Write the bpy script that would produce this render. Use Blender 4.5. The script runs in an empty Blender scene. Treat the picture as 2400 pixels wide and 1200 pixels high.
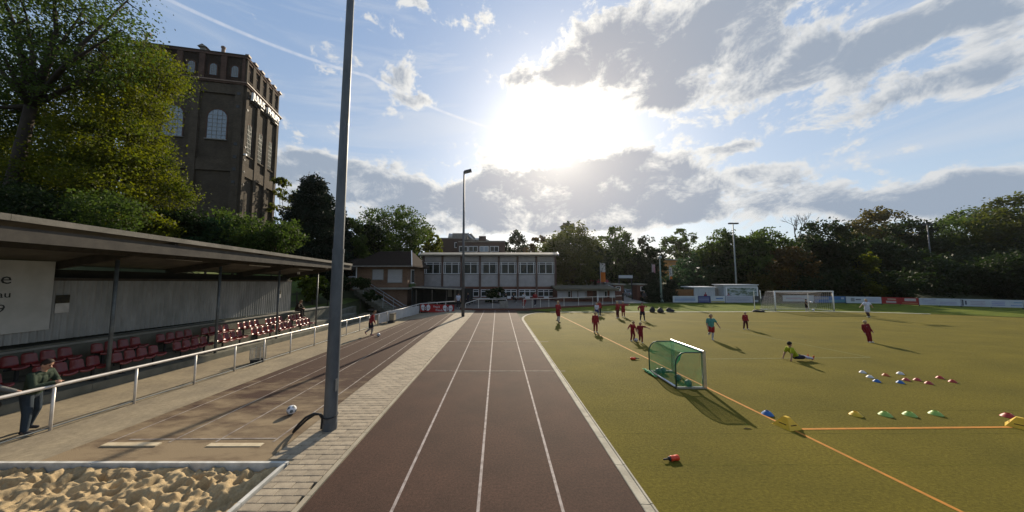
import bpy, math, random
import numpy as np
from mathutils import Vector, Matrix
R = math.radians
random.seed(7)
S = bpy.context.scene
COL = S.collection

# ------------------------------------------------------------------ camera
F, CXP, CH = 700.0, 1167.0, 3.6          # focal length in photo pixels, vanishing point column, eye height
TH = math.atan(50 / 700.0)
cam = bpy.data.cameras.new('camera')
cam.sensor_width = 36; cam.lens = 36 * F / 2400.0
cam.shift_x = (1200 - CXP) / 2400.0
cam.clip_start = 0.05; cam.clip_end = 3000
camo = bpy.data.objects.new('camera', cam); COL.objects.link(camo)
camo.location = (0, 0, CH); camo.rotation_euler = (R(90) + TH, 0, 0)
S.camera = camo

# ------------------------------------------------------------------ light and exposure
SUN_DIR = Vector((.204, .969, .470)).normalized()
SUN_EL = math.asin(SUN_DIR.z); SUN_AZ = math.atan2(SUN_DIR.x, SUN_DIR.y)
sl = bpy.data.lights.new('sun', 'SUN'); sl.energy = 5.0; sl.angle = R(.6); sl.color = (1, .86, .66)
so = bpy.data.objects.new('sun', sl); COL.objects.link(so)
so.rotation_euler = (-SUN_DIR).to_track_quat('-Z', 'Y').to_euler()
so.location = (30, 140, 70)
EXPO = .55
S.view_settings.view_transform = 'Standard'; S.view_settings.look = 'None'
S.view_settings.gamma = 1; S.view_settings.use_curve_mapping = False
S.view_settings.exposure = EXPO
S.cycles.max_bounces = 6; S.cycles.diffuse_bounces = 3; S.cycles.glossy_bounces = 2
S.cycles.transmission_bounces = 4; S.cycles.transparent_max_bounces = 8
S.cycles.use_denoising = True
S.cycles.sample_clamp_indirect = 6

def pray(px, py):
    u = (px - CXP) / F; v = (600 - py) / F
    return Vector((u, math.cos(TH) - v * math.sin(TH), math.sin(TH) + v * math.cos(TH)))
def azel(px, py):
    d = pray(px, py).normalized()
    return math.degrees(math.atan2(d.x, d.y)), math.degrees(math.asin(d.z))

W = bpy.data.worlds.new('World'); S.world = W; W.use_nodes = True
W.cycles.sampling_method = 'MANUAL'; W.cycles.sample_map_resolution = 512
def build_world():
    nt = W.node_tree; nt.nodes.clear(); N = nt.nodes; L = nt.links
    def put(sock, v):
        if hasattr(v, 'default_value') or hasattr(v, 'is_linked'): L.new(v, sock)
        else: sock.default_value = v
    def m(op, a, b=None, c=None, clamp=False):
        n = N.new('ShaderNodeMath'); n.operation = op; n.use_clamp = clamp
        put(n.inputs[0], a)
        if b is not None: put(n.inputs[1], b)
        if c is not None: put(n.inputs[2], c)
        return n.outputs[0]
    def sstep(x, lo, hi):
        n = N.new('ShaderNodeMapRange'); n.interpolation_type = 'SMOOTHSTEP'
        put(n.inputs[0], x); n.inputs[1].default_value = lo; n.inputs[2].default_value = hi
        return n.outputs[0]
    def mix(f, a, b):
        n = N.new('ShaderNodeMix'); n.data_type = 'RGBA'; put(n.inputs[0], f)
        put(n.inputs[6], a); put(n.inputs[7], b); return n.outputs[2]
    def scale(col, f):
        n = N.new('ShaderNodeVectorMath'); n.operation = 'SCALE'; put(n.inputs[0], col); put(n.inputs[3], f); return n.outputs[0]
    def add(a, b):
        n = N.new('ShaderNodeVectorMath'); n.operation = 'ADD'; put(n.inputs[0], a); put(n.inputs[1], b); return n.outputs[0]
    def vec(x, y, z):
        n = N.new('ShaderNodeCombineXYZ'); put(n.inputs[0], x); put(n.inputs[1], y); put(n.inputs[2], z); return n.outputs[0]
    def noise(v, sc, det, ro=.55, dist=0):
        n = N.new('ShaderNodeTexNoise'); n.noise_dimensions = '2D'; put(n.inputs['Vector'], v); n.inputs['Scale'].default_value = sc
        n.inputs['Detail'].default_value = det; n.inputs['Roughness'].default_value = ro; n.inputs['Distortion'].default_value = dist
        return n.outputs[0]
    tc = N.new('ShaderNodeTexCoord'); d = tc.outputs['Generated']
    sp = N.new('ShaderNodeSeparateXYZ'); L.new(d, sp.inputs[0])
    az = m('MULTIPLY', m('ARCTAN2', sp.outputs[0], sp.outputs[1]), 57.2958)
    el = m('MULTIPLY', m('ARCSINE', sp.outputs[2]), 57.2958)
    dt = N.new('ShaderNodeVectorMath'); dt.operation = 'DOT_PRODUCT'; L.new(d, dt.inputs[0]); dt.inputs[1].default_value = SUN_DIR
    ang = m('MULTIPLY', m('ARCCOSINE', m('MINIMUM', dt.outputs['Value'], .999999)), 57.2958)
    sky = N.new('ShaderNodeTexSky'); sky.sky_type = 'NISHITA'; sky.sun_disc = False
    sky.sun_elevation = SUN_EL; sky.sun_rotation = SUN_AZ
    sky.air_density = 1.0; sky.dust_density = 1.2; sky.ozone_density = 2.0
    # the thin haze of the afternoon keeps the clear parts pale blue down to the tree line
    blue = mix(.62, scale(sky.outputs[0], SKY_GAIN), mix(sstep(el, 0, 48), (.54, .66, .79, 1), (.30, .46, .74, 1)))
    # cloud cover: soft bodies of cumulus at their bearings, broken up by noise
    bl = None
    for (cx, cy, rx, ry, w) in BLOBS:
        a0, e0 = azel(cx, cy); a1, _ = azel(cx - rx, cy); a2, _ = azel(cx + rx, cy)
        _, e1 = azel(cx, cy - ry); _, e2 = azel(cx, cy + ry)
        sx = max(.5, abs(a2 - a1) / 2); sy = max(.4, abs(e2 - e1) / 2)
        x = m('MULTIPLY', m('SUBTRACT', az, a0), 1 / sx); y = m('MULTIPLY', m('SUBTRACT', el, e0), 1 / sy)
        r2 = m('MULTIPLY_ADD', y, y, m('MULTIPLY', x, x))
        g = m('MULTIPLY', m('EXPONENT', m('MULTIPLY', r2, -.9)), w)
        bl = g if bl is None else m('ADD', bl, g)
    bl = m('MINIMUM', bl, 1.05)
    front = sstep(m('ABSOLUTE', az), 62, 80)
    def field(da, de):
        a = m('ADD', az, da); e = m('ADD', el, de)
        v = vec(m('MULTIPLY', a, .1), m('MULTIPLY', e, .15), 0)
        n1 = noise(v, 1.5, 9, .66, .25); n2 = noise(v, 5.0, 5, .6, .3)
        return m('ADD', m('MULTIPLY', m('SUBTRACT', n1, .5), 2.3), m('MULTIPLY', m('SUBTRACT', n2, .5), .55))
    f0 = field(0, 0)
    bg = m('MULTIPLY', front, .32)
    dens = m('ADD', m('ADD', bl, f0), bg)
    # light reaches a cloud from the sun: compare with the field a step towards it
    inv = m('DIVIDE', 2.2, m('MAXIMUM', ang, 2.2))
    f1 = field(m('MULTIPLY', m('SUBTRACT', math.degrees(SUN_AZ), az), m('MULTIPLY', inv, .5)),
               m('MULTIPLY', m('SUBTRACT', math.degrees(SUN_EL), el), m('MULTIPLY', inv, .5)))
    lit = m('SUBTRACT', f0, f1)
    cover = sstep(dens, .30, .66)
    thick = sstep(m('ADD', dens, m('MULTIPLY', lit, -.7)), .46, 1.05)
    near = m('EXPONENT', m('MULTIPLY', m('MULTIPLY', ang, ang), -1 / 520.0))
    bright = mix(near, (.70, .72, .74, 1), (1.25, 1.18, 1.05, 1))
    dark = mix(near, (.33, .40, .50, 1), (.47, .46, .49, 1))
    ccol = mix(thick, bright, dark)
    # thin veils of cirrus
    vv = vec(m('MULTIPLY', m('ADD', az, m('MULTIPLY', el, 1.3)), .018), m('MULTIPLY', m('SUBTRACT', el, m('MULTIPLY', az, .12)), .16), 0)
    cir = m('MULTIPLY', sstep(noise(vv, 1.3, 7, .62, .6), .42, .75), .42)
    veil = m('MAXIMUM', cir, m('MULTIPLY', near, .30))
    col = mix(veil, blue, mix(near, (.66, .70, .76, 1), (.95, .94, .92, 1)))
    # condensation trail
    for (p, q, wd, st) in TRAILS:
        a0, e0 = azel(*p); a1, e1 = azel(*q); ln = math.hypot(a1 - a0, e1 - e0)
        ux, uy = (a1 - a0) / ln, (e1 - e0) / ln
        dx = m('SUBTRACT', az, a0); dy = m('SUBTRACT', el, e0)
        t = m('ADD', m('MULTIPLY', dx, ux), m('MULTIPLY', dy, uy))
        s = m('ABSOLUTE', m('SUBTRACT', m('MULTIPLY', dx, -uy), m('MULTIPLY', dy, -ux)))
        k = m('MULTIPLY', m('SUBTRACT', 1, sstep(s, wd * .2, wd)), m('MULTIPLY', sstep(t, -1.5, 1.5), m('SUBTRACT', 1, sstep(t, ln - 1.5, ln + 1.5))))
        k = m('MULTIPLY', k, m('MULTIPLY_ADD', noise(vec(m('MULTIPLY', t, .6), m('MULTIPLY', s, .5), 0), 1, 3), .8, .1))
        col = mix(m('MULTIPLY', k, st), col, (.95, .93, .92, 1))
    col = mix(cover, col, ccol)
    # aureole of the sun behind the thin cloud
    gl = m('ADD', m('MULTIPLY', m('EXPONENT', m('MULTIPLY', m('MULTIPLY', ang, ang), -1 / 13.0)), 2.3),
           m('MULTIPLY', m('EXPONENT', m('MULTIPLY', ang, -1 / 8.0)), .36))
    gl = m('MULTIPLY', gl, m('SUBTRACT', 1, m('MULTIPLY', m('MULTIPLY', cover, thick), .5)))
    col = add(col, scale((1.0, .95, .84), gl))
    bgn = N.new('ShaderNodeBackground'); L.new(scale(col, SKY_OUT), bgn.inputs[0]); bgn.inputs[1].default_value = .1
    out = N.new('ShaderNodeOutputWorld'); L.new(bgn.outputs[0], out.inputs[0])
BLOBS = [(1290,440,200,80,1.2),(1520,430,150,72,1.1),(1180,480,90,50,.9),(1400,500,170,32,.7),(1640,455,70,45,.5),
 (1450,100,150,120,1.0),(1650,120,190,100,1.0),(1900,170,240,66,1.0),(2200,200,220,56,1.0),(1750,20,300,50,.8),(2120,70,220,50,.6),(2340,40,110,50,.8),
 (1300,160,90,50,.65),(1190,190,50,22,.55),(1560,235,70,30,.55),
 (800,430,180,60,1.15),(960,465,80,40,.9),(690,400,90,50,.9),(1000,525,110,36,.6),
 (930,200,66,66,.62),(880,60,70,40,.5),(770,115,40,24,.42),(1110,45,66,28,.5),(990,10,44,16,.45),(1000,236,50,14,.45),
 (1800,390,100,22,.6),(1730,345,50,16,.55),(1850,465,150,45,1.0),(2000,485,100,34,.75),(2230,455,190,50,1.1),(2380,480,110,55,.9),(2110,355,60,22,.45),
 (1250,528,140,22,.6),(1500,522,190,16,.5),(1080,470,50,40,.6)]
TRAILS = [((380,-8),(860,178),.30,.6),((860,178),(1235,322),.32,.85),((1390,285),(1510,318),.8,.5)]
SKY_GAIN, SKY_OUT = .115, 10 / 2 ** EXPO
build_world()

# ------------------------------------------------------------------ helpers
def sm(t): t = max(0., min(1., t)); return t * t * (3 - 2 * t)
def gz(x, y):
    """ground level: the stand side falls gently away towards the club house"""
    w = sm((-4.3 - x) / 4.7)
    k = min(max(y - 6, 0), 22) - max(0, min(y, 40) - 30) * 2.2
    return -.0257 * w * max(k, 0)
def G(px, py):
    d = pray(px, py); z = 0
    for _ in range(8):
        t = (z - CH) / d.z; z = gz(d.x * t, d.y * t)
    return Vector((d.x * t, d.y * t, z))
def at(px, py, Y):
    d = pray(px, py); t = Y / d.y
    return Vector((d.x * t, Y, CH + d.z * t))
def zat(py, Y): return at(CXP, py, Y).z
def xat(px, Y): return (px - CXP) / F * (Y * math.cos(TH) + 0) * 1.0 if False else at(px, 650, Y).x

class MB:
    def __init__(s): s.v = []; s.f = []; s.m = []; s.c = 0
    def add(s, vs, fs):
        o = len(s.v); s.v += [tuple(p) for p in vs]; s.f += [tuple(i + o for i in f) for f in fs]; s.m += [s.c] * len(fs); return s
    def box(s, c, d, rz=0, ry=0, rx=0):
        x, y, z = d[0] / 2, d[1] / 2, d[2] / 2
        M = Matrix.Rotation(rz, 3, 'Z') @ Matrix.Rotation(ry, 3, 'Y') @ Matrix.Rotation(rx, 3, 'X'); c = Vector(c)
        p = [c + M @ Vector((a * x, b * y, e * z)) for a, b, e in ((-1,-1,-1),(1,-1,-1),(1,1,-1),(-1,1,-1),(-1,-1,1),(1,-1,1),(1,1,1),(-1,1,1))]
        return s.add(p, [(0,3,2,1),(4,5,6,7),(0,1,5,4),(1,2,6,5),(2,3,7,6),(3,0,4,7)])
    def bb(s, x0, x1, y0, y1, z0, z1): return s.box(((x0+x1)/2,(y0+y1)/2,(z0+z1)/2),(abs(x1-x0),abs(y1-y0),abs(z1-z0)))
    def bar(s, a, b, w, h=None):
        a = Vector(a); b = Vector(b); h = h or w; d = (b - a).normalized()
        up = Vector((0,0,1)) if abs(d.z) < .95 else Vector((0,1,0))
        sx = d.cross(up).normalized() * w / 2; sy = sx.cross(d).normalized() * h / 2
        p = [a-sx-sy, a+sx-sy, a+sx+sy, a-sx+sy, b-sx-sy, b+sx-sy, b+sx+sy, b-sx+sy]
        return s.add(p, [(0,1,2,3),(7,6,5,4),(0,4,5,1),(1,5,6,2),(2,6,7,3),(3,7,4,0)])
    def tube(s, pts, r, n=8, cap=True, closed=False):
        pts = [Vector(p) for p in pts]; k = len(pts)
        if not hasattr(r, '__len__'): r = [r] * k
        vs = []; ref = None
        for i, p in enumerate(pts):
            if closed: t = pts[(i+1) % k] - pts[i-1]
            else: t = pts[min(i+1,k-1)] - pts[max(i-1,0)]
            t = t.normalized() if t.length > 1e-9 else Vector((0,0,1))
            if ref is None: ref = Vector((1,0,0)) if abs(t.x) < .9 else Vector((0,1,0))
            u = (ref - t * ref.dot(t)); u = u.normalized() if u.length > 1e-6 else t.orthogonal().normalized()
            ref = u; w = t.cross(u)
            vs += [p + (u * math.cos(2*math.pi*j/n) + w * math.sin(2*math.pi*j/n)) * r[i] for j in range(n)]
        fs = []
        for i in range(k if closed else k-1):
            i2 = (i+1) % k
            fs += [(i*n+j, i*n+(j+1)%n, i2*n+(j+1)%n, i2*n+j) for j in range(n)]
        if cap and not closed: fs += [tuple(range(n-1,-1,-1)), tuple((k-1)*n+j for j in range(n))]
        return s.add(vs, fs)
    def ell(s, c, r, n=12, m_=8, fn=None):
        c = Vector(c); vs = [c + Vector((0,0,-r[2]))]
        for i in range(1, m_):
            t = math.pi * i / m_
            vs += [c + Vector((r[0]*math.sin(t)*math.cos(2*math.pi*j/n), r[1]*math.sin(t)*math.sin(2*math.pi*j/n), -r[2]*math.cos(t))) for j in range(n)]
        vs.append(c + Vector((0,0,r[2])))
        if fn: vs = [fn(p) for p in vs]
        fs = [(0, 1+(j+1)%n, 1+j) for j in range(n)]
        for i in range(m_-2):
            a = 1+i*n; fs += [(a+j, a+(j+1)%n, a+n+(j+1)%n, a+n+j) for j in range(n)]
        a = 1+(m_-2)*n; fs += [(a+j, a+(j+1)%n, len(vs)-1) for j in range(n)]
        return s.add(vs, fs)
    def lathe(s, prof, n=16, c=(0,0,0), sq=None):
        c = Vector(c); vs = []
        for r, z in prof: vs += [c + Vector((r*math.cos(2*math.pi*j/n), r*math.sin(2*math.pi*j/n), z)) for j in range(n)]
        fs = []
        for i in range(len(prof)-1): fs += [(i*n+j, i*n+(j+1)%n, (i+1)*n+(j+1)%n, (i+1)*n+j) for j in range(n)]
        fs += [tuple(range(n-1,-1,-1)), tuple((len(prof)-1)*n+j for j in range(n))]
        return s.add(vs, fs)
    def grid(s, nx, ny, fn, flip=False):
        vs = [fn(i/nx, j/ny) for j in range(ny+1) for i in range(nx+1)]
        q = lambda i, j: j*(nx+1)+i
        fs = [(q(i,j),q(i+1,j),q(i+1,j+1),q(i,j+1)) for j in range(ny) for i in range(nx)]
        if flip: fs = [f[::-1] for f in fs]
        return s.add(vs, fs)
    def prism(s, poly, d):
        """poly: list of 3D points, extruded by vector d"""
        n = len(poly); d = Vector(d); vs = [Vector(p) for p in poly] + [Vector(p)+d for p in poly]
        return s.add(vs, [tuple(range(n-1,-1,-1)), tuple(range(n,2*n))] + [(i,(i+1)%n,n+(i+1)%n,n+i) for i in range(n)])
    def mesh(s, name, org=(0,0,0)):
        me = bpy.data.meshes.new(name); o = org
        me.from_pydata([(p[0]-o[0],p[1]-o[1],p[2]-o[2]) for p in s.v], [], s.f)
        return me
    def build(s, name, mats, parent=None, loc=(0,0,0), rz=0, smooth=False, org=None, sharp=None):
        if org is None: org = (0,0,0)
        me = s.mesh(name, org)
        mats = mats if isinstance(mats, (list, tuple)) else [mats]
        for mt in mats: me.materials.append(mt)
        if len(mats) > 1: me.polygons.foreach_set('material_index', s.m)
        if smooth:
            me.polygons.foreach_set('use_smooth', [True]*len(me.polygons))
            if sharp: me.set_sharp_from_angle(angle=R(sharp))
        ob = bpy.data.objects.new(name, me); COL.objects.link(ob)
        ob.location = loc; ob.rotation_euler = (0,0,rz)
        if parent: ob.parent = parent
        return ob

def tag(o, label=None, cat=None, group=None, kind=None):
    if label: o['label'] = label
    if cat: o['category'] = cat
    if group: o['group'] = group
    if kind: o['kind'] = kind
    return o
def thing(name, label, cat, loc=(0,0,0), rz=0, group=None):
    o = bpy.data.objects.new(name, None); COL.objects.link(o); o.empty_display_size = .2
    o.location = loc; o.rotation_euler = (0,0,rz); return tag(o, label, cat, group)
def dup(o, parent=None):
    c = o.copy(); COL.objects.link(c); c.parent = parent
    for ch in list(o.children): dup(ch, c)
    return c

# ------------------------------------------------------------------ materials
MATS = {}
def pm(name, col, col2=None, scale=4, rough=.8, bump=0, bscale=None, metal=0, detail=4, spec=.3, lo=.35, hi=.65, stretch=(1,1,1), coord='Object', trans=0, dist=0, bdist=.02, speck=None):
    if name in MATS: return MATS[name]
    mt = bpy.data.materials.new(name); mt.use_nodes = True; nt = mt.node_tree; N = nt.nodes; L = nt.links
    b = N['Principled BSDF']; b.inputs['Roughness'].default_value = rough; b.inputs['Metallic'].default_value = metal
    b.inputs['Specular IOR Level'].default_value = spec
    tc = N.new('ShaderNodeTexCoord'); mp = N.new('ShaderNodeMapping'); mp.inputs['Scale'].default_value = stretch
    L.new(tc.outputs[coord], mp.inputs[0])
    if col2 is None: col2 = tuple(c * .8 for c in col)
    n = N.new('ShaderNodeTexNoise'); n.inputs['Scale'].default_value = scale; n.inputs['Detail'].default_value = detail
    n.inputs['Roughness'].default_value = .6; n.inputs['Distortion'].default_value = dist
    L.new(mp.outputs[0], n.inputs['Vector'])
    r = N.new('ShaderNodeMapRange'); r.inputs[1].default_value = lo; r.inputs[2].default_value = hi; L.new(n.outputs[0], r.inputs[0])
    x = N.new('ShaderNodeMix'); x.data_type = 'RGBA'; L.new(r.outputs[0], x.inputs[0])
    x.inputs[6].default_value = (*col, 1); x.inputs[7].default_value = (*col2, 1)
    if speck:
        n4 = N.new('ShaderNodeTexNoise'); n4.inputs['Scale'].default_value = speck[0]; n4.inputs['Detail'].default_value = 6; n4.inputs['Roughness'].default_value = .75; L.new(mp.outputs[0], n4.inputs['Vector'])
        r4 = N.new('ShaderNodeMapRange'); r4.inputs[1].default_value = .3; r4.inputs[2].default_value = .7; r4.inputs[3].default_value = 1-speck[1]; r4.inputs[4].default_value = 1+speck[1]; L.new(n4.outputs[0], r4.inputs[0])
        x4 = N.new('ShaderNodeVectorMath'); x4.operation = 'SCALE'; L.new(x.outputs[2], x4.inputs[0]); L.new(r4.outputs[0], x4.inputs[3]); L.new(x4.outputs[0], b.inputs['Base Color'])
    else: L.new(x.outputs[2], b.inputs['Base Color'])
    if bump:
        n2 = N.new('ShaderNodeTexNoise'); n2.inputs['Scale'].default_value = bscale or scale * 8; n2.inputs['Detail'].default_value = 3
        L.new(mp.outputs[0], n2.inputs['Vector'])
        bp = N.new('ShaderNodeBump'); bp.inputs['Strength'].default_value = bump; bp.inputs['Distance'].default_value = bdist
        L.new(n2.outputs[0], bp.inputs['Height']); L.new(bp.outputs[0], b.inputs['Normal'])
    if trans:
        ou = N['Material Output']; t = N.new('ShaderNodeBsdfTranslucent'); L.new(x.outputs[2], t.inputs[0])
        ms = N.new('ShaderNodeMixShader'); ms.inputs[0].default_value = trans
        L.new(b.outputs[0], ms.inputs[1]); L.new(t.outputs[0], ms.inputs[2]); L.new(ms.outputs[0], ou.inputs[0])
    MATS[name] = mt; return mt
def leafmat(name, c1, c2, tc=1.6, tr=.45, scale=.5):
    """two-sided leaf: diffuse, translucent and a little gloss, hue drifting over the crown"""
    mt = bpy.data.materials.new(name); mt.use_nodes = True; nt = mt.node_tree; N = nt.nodes; L = nt.links; N.clear()
    t = N.new('ShaderNodeTexCoord'); n = N.new('ShaderNodeTexNoise'); n.inputs['Scale'].default_value = scale; n.inputs['Detail'].default_value = 4
    L.new(t.outputs['Object'], n.inputs['Vector'])
    g = N.new('ShaderNodeNewGeometry'); ad = N.new('ShaderNodeMath'); ad.operation = 'MULTIPLY_ADD'
    L.new(g.outputs['Random Per Island'], ad.inputs[0]); ad.inputs[1].default_value = .55
    mr = N.new('ShaderNodeMapRange'); mr.inputs[1].default_value = .35; mr.inputs[2].default_value = .68; mr.inputs[3].default_value = -.25; mr.inputs[4].default_value = .7
    L.new(n.outputs[0], mr.inputs[0]); L.new(mr.outputs[0], ad.inputs[2]); ad.use_clamp = True
    x = N.new('ShaderNodeMix'); x.data_type = 'RGBA'; L.new(ad.outputs[0], x.inputs[0])
    x.inputs[6].default_value = (*c1, 1); x.inputs[7].default_value = (*c2, 1)
    hs = N.new('ShaderNodeHueSaturation'); hs.inputs['Value'].default_value = tc; hs.inputs['Saturation'].default_value = 1.1; L.new(x.outputs[2], hs.inputs['Color'])
    p = N.new('ShaderNodeBsdfPrincipled'); p.inputs['Roughness'].default_value = .6; p.inputs['Specular IOR Level'].default_value = .12
    L.new(x.outputs[2], p.inputs['Base Color'])
    tb = N.new('ShaderNodeBsdfTranslucent'); L.new(hs.outputs[0], tb.inputs[0])
    ms = N.new('ShaderNodeMixShader'); ms.inputs[0].default_value = tr; L.new(p.outputs[0], ms.inputs[1]); L.new(tb.outputs[0], ms.inputs[2])
    o = N.new('ShaderNodeOutputMaterial'); L.new(ms.outputs[0], o.inputs[0]); return mt
# ------------------------------------------------------------------ ground, tracks, paving, turf
M_earth = pm('earth', (.045,.05,.02), (.03,.036,.014), 1.2, .95, .5, 14)
M_grass = pm('grass', (.075,.105,.018), (.05,.075,.014), .9, .85, .6, 30, coord='Object')
M_pave = pm('walk_paving', (.25,.21,.145), (.19,.16,.115), 1.1, .9, .25, 40, spec=.1, speck=(9,.22))
M_paver = pm('paver', (.31,.27,.20), (.24,.21,.155), 1.7, .85, .25, 60)
M_conc = pm('concrete', (.28,.265,.23), (.18,.175,.15), 1.3, .85, .3, 30)
M_concd = pm('old_concrete', (.15,.145,.115), (.09,.09,.07), 1.6, .9, .4, 25)
M_steel = pm('galvanised_steel', (.34,.36,.37), (.24,.26,.27), 6, .42, .05, 60, metal=.75)
M_white = pm('white_paint', (.72,.72,.70), (.60,.60,.58), 3, .5)
M_black = pm('black_rubber', (.012,.012,.013), (.02,.02,.02), 5, .6)
M_dark = pm('dark_steel', (.035,.038,.04), (.05,.052,.055), 6, .5, metal=.4)

def hz(x, y):
    z = gz(x, y) - .06
    if x < -15.3 and y < 70:
        z += 1.35 * sm((-15.3 - x) / .5) + 6.0 * sm((-15.6 - x) / 15)
    if x < -4.3 and 2 < y < 6.01: z -= .5
    z += 2.3 * sm((y - 50) / 9) * (1 if x > -20 else 0.6)
    return z
def build_ground():
    xs = sorted(set([-900,-500,-250,-150,-100,-70] + [-55 + 2*i for i in range(20)] + [-16 + .5*i for i in range(30)] + [0,4,8,12,16,20,30,40,50,60,80,100,150,250,500,900]))
    ys = sorted(set([-300,-100,-50,-30,-20,-10] + [5.99, 6.04] + [-6 + i for i in range(76)] + [74,80,90,110,150,250,500,1000,1600]))
    mb = MB(); nx = len(xs)
    vs = [(x, y, hz(x, y)) for y in ys for x in xs]
    fs = [(j*nx+i, j*nx+i+1, (j+1)*nx+i+1, (j+1)*nx+i) for j in range(len(ys)-1) for i in range(nx-1)]
    mb.add(vs, fs); tag(mb.build('ground', M_earth, smooth=True), kind='structure')
build_ground()

def strip(name, fl, fr, y0, y1, mat, dz, nx=6, step=.5, kind='structure', parent=None):
    ny = max(1, int((y1 - y0) / step))
    def fn(u, v):
        y = y0 + (y1 - y0) * v; a, b = fl(y), fr(y); x = a + (b - a) * u
        return (x, y, gz(x, y) + dz)
    o = MB().grid(nx, ny, fn).build(name, mat, parent, smooth=True)
    return tag(o, kind=kind) if kind else o
def lerp_line(p, q):
    a, b = G(*p), G(*q); return lambda y: a.x + (b.x - a.x) * (y - a.y) / (b.y - a.y)
KX = -4.15                                   # sand pit's right kerb
LTL = lerp_line((75,1088),(965,745)); LTR = lerp_line((614,1088),(1052,745))
RTL = lerp_line((700,1200),(1112,731)); 
PY0 = G(300,1089).y
strip('walkway', lambda y: -16.0, lambda y: RTL(y) + .02, PY0 + .06, 34, M_pave, -.012, nx=40)
strip('walkway', lambda y: -16.0, lambda y: -10.9, -3, PY0 + .06, M_pave, -.012, nx=4)

def mat_track():
    mt = pm('tartan_track', (.062,.031,.021), (.038,.020,.014), .8, .85, .55, 90, detail=8, lo=.3, hi=.7, spec=.18, speck=(24,.5))
    return mt
M_track = mat_track()
def mat_dusty():
    mt = bpy.data.materials.new('dusty_runway'); mt.use_nodes = True; N = mt.node_tree.nodes; L = mt.node_tree.links
    b = N['Principled BSDF']; b.inputs['Roughness'].default_value = .9; b.inputs['Specular IOR Level'].default_value = .2
    tc = N.new('ShaderNodeTexCoord'); mp = N.new('ShaderNodeMapping'); mp.inputs['Scale'].default_value = (.55, 1.5, 1); mp.inputs['Rotation'].default_value = (0,0,R(-14)); L.new(tc.outputs['Object'], mp.inputs[0])
    n = N.new('ShaderNodeTexNoise'); n.inputs['Scale'].default_value = 1.3; n.inputs['Detail'].default_value = 9; n.inputs['Roughness'].default_value = .7; L.new(mp.outputs[0], n.inputs[0])
    sp = N.new('ShaderNodeSeparateXYZ'); L.new(tc.outputs['Object'], sp.inputs[0])
    r = N.new('ShaderNodeMapRange'); L.new(sp.outputs[1], r.inputs[0]); r.inputs[1].default_value = PY0; r.inputs[2].default_value = PY0 + 7; r.inputs[3].default_value = .30; r.inputs[4].default_value = -.12
    a = N.new('ShaderNodeMath'); a.operation = 'ADD'; L.new(n.outputs[0], a.inputs[0]); L.new(r.outputs[0], a.inputs[1])
    c = N.new('ShaderNodeMapRange'); L.new(a.outputs[0], c.inputs[0]); c.inputs[1].default_value = .50; c.inputs[2].default_value = .80
    n2 = N.new('ShaderNodeTexNoise'); n2.inputs['Scale'].default_value = 1.1; n2.inputs['Detail'].default_value = 8; L.new(tc.outputs['Object'], n2.inputs[0])
    x0 = N.new('ShaderNodeMix'); x0.data_type = 'RGBA'; L.new(n2.outputs[0], x0.inputs[0]); x0.inputs[6].default_value = (.068,.037,.024,1); x0.inputs[7].default_value = (.034,.019,.014,1)
    x = N.new('ShaderNodeMix'); x.data_type = 'RGBA'; L.new(c.outputs[0], x.inputs[0]); L.new(x0.outputs[2], x.inputs[6]); n2.inputs['Roughness'].default_value = .8; x.inputs[7].default_value = (.22,.165,.10,1)
    L.new(x.outputs[2], b.inputs['Base Color'])
    n3 = N.new('ShaderNodeTexNoise'); n3.inputs['Scale'].default_value = 90; L.new(tc.outputs['Object'], n3.inputs[0])
    bp = N.new('ShaderNodeBump'); bp.inputs['Strength'].default_value = .5; bp.inputs['Distance'].default_value = .02; L.new(n3.outputs[0], bp.inputs['Height']); L.new(bp.outputs[0], b.inputs['Normal'])
    return mt
M_dust = mat_dusty()
LY1 = G(1000,744).y
strip('runway_track', LTL, LTR, PY0 + .05, LY1, M_dust, .0, nx=24)
M_line = pm('worn_line', (.27,.235,.20), (.09,.06,.048), 4, .8, lo=.42, hi=.72, detail=8)
M_lineb = pm('worn_line_bright', (.30,.26,.245), (.10,.07,.06), 7, .8, lo=.42, hi=.75, detail=8)
def dashline(name, f, y0, y1, w, mat, dz):
    return strip(name, lambda y: f(y) - w/2, lambda y: f(y) + w/2, y0, y1, mat, dz, nx=1, step=.25)
for t in (.915, .63, .40, .10):
    dashline('lane_line', lambda y, t=t: LTL(y) + (LTR(y) - LTL(y)) * t, PY0 + .8, LY1, .045, M_line, .006)
strip('start_line', lambda y: LTL(y)+.75, lambda y: LTR(y)-.42, G(400,1031).y, G(400,1028.5).y, M_line, .007, nx=10)
# main track
TY1 = 33.0
TRR = lambda y: 2.32 - .012 * y
mb = MB(); mb.grid(8, 60, lambda u, v: ((lambda y: (RTL(y) + (TRR(y) - RTL(y)) * u, y, 0))(-2 + (TY1 + 2) * v)))
tag(mb.build('running_track', M_track), kind='structure')
for (p, q) in (((917,1200),(1133,732)), ((1120,1200),(1160,732)), ((1320,1200),(1193,732))):
    f = lerp_line(p, q); a = 1.0; y0 = 3.5
    mb = MB(); mb.grid(1, 60, lambda u, v, f=f: (f(y0 + (TY1-y0)*v) + (u-.5)*.05, y0 + (TY1-y0)*v, .005))
    tag(mb.build('lane_line', M_lineb), kind='structure')
for (yy, x0, x1, w) in ((870,1000,1325,.04),(801,1040,1285,.04)):
    y = G(1167,yy).y; mb = MB(); mb.bb(G(x0,yy).x, G(x1,yy).x, y-w/2, y+w/2, .0045, .0075); tag(mb.build('finish_line', M_line), kind='structure')

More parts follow.
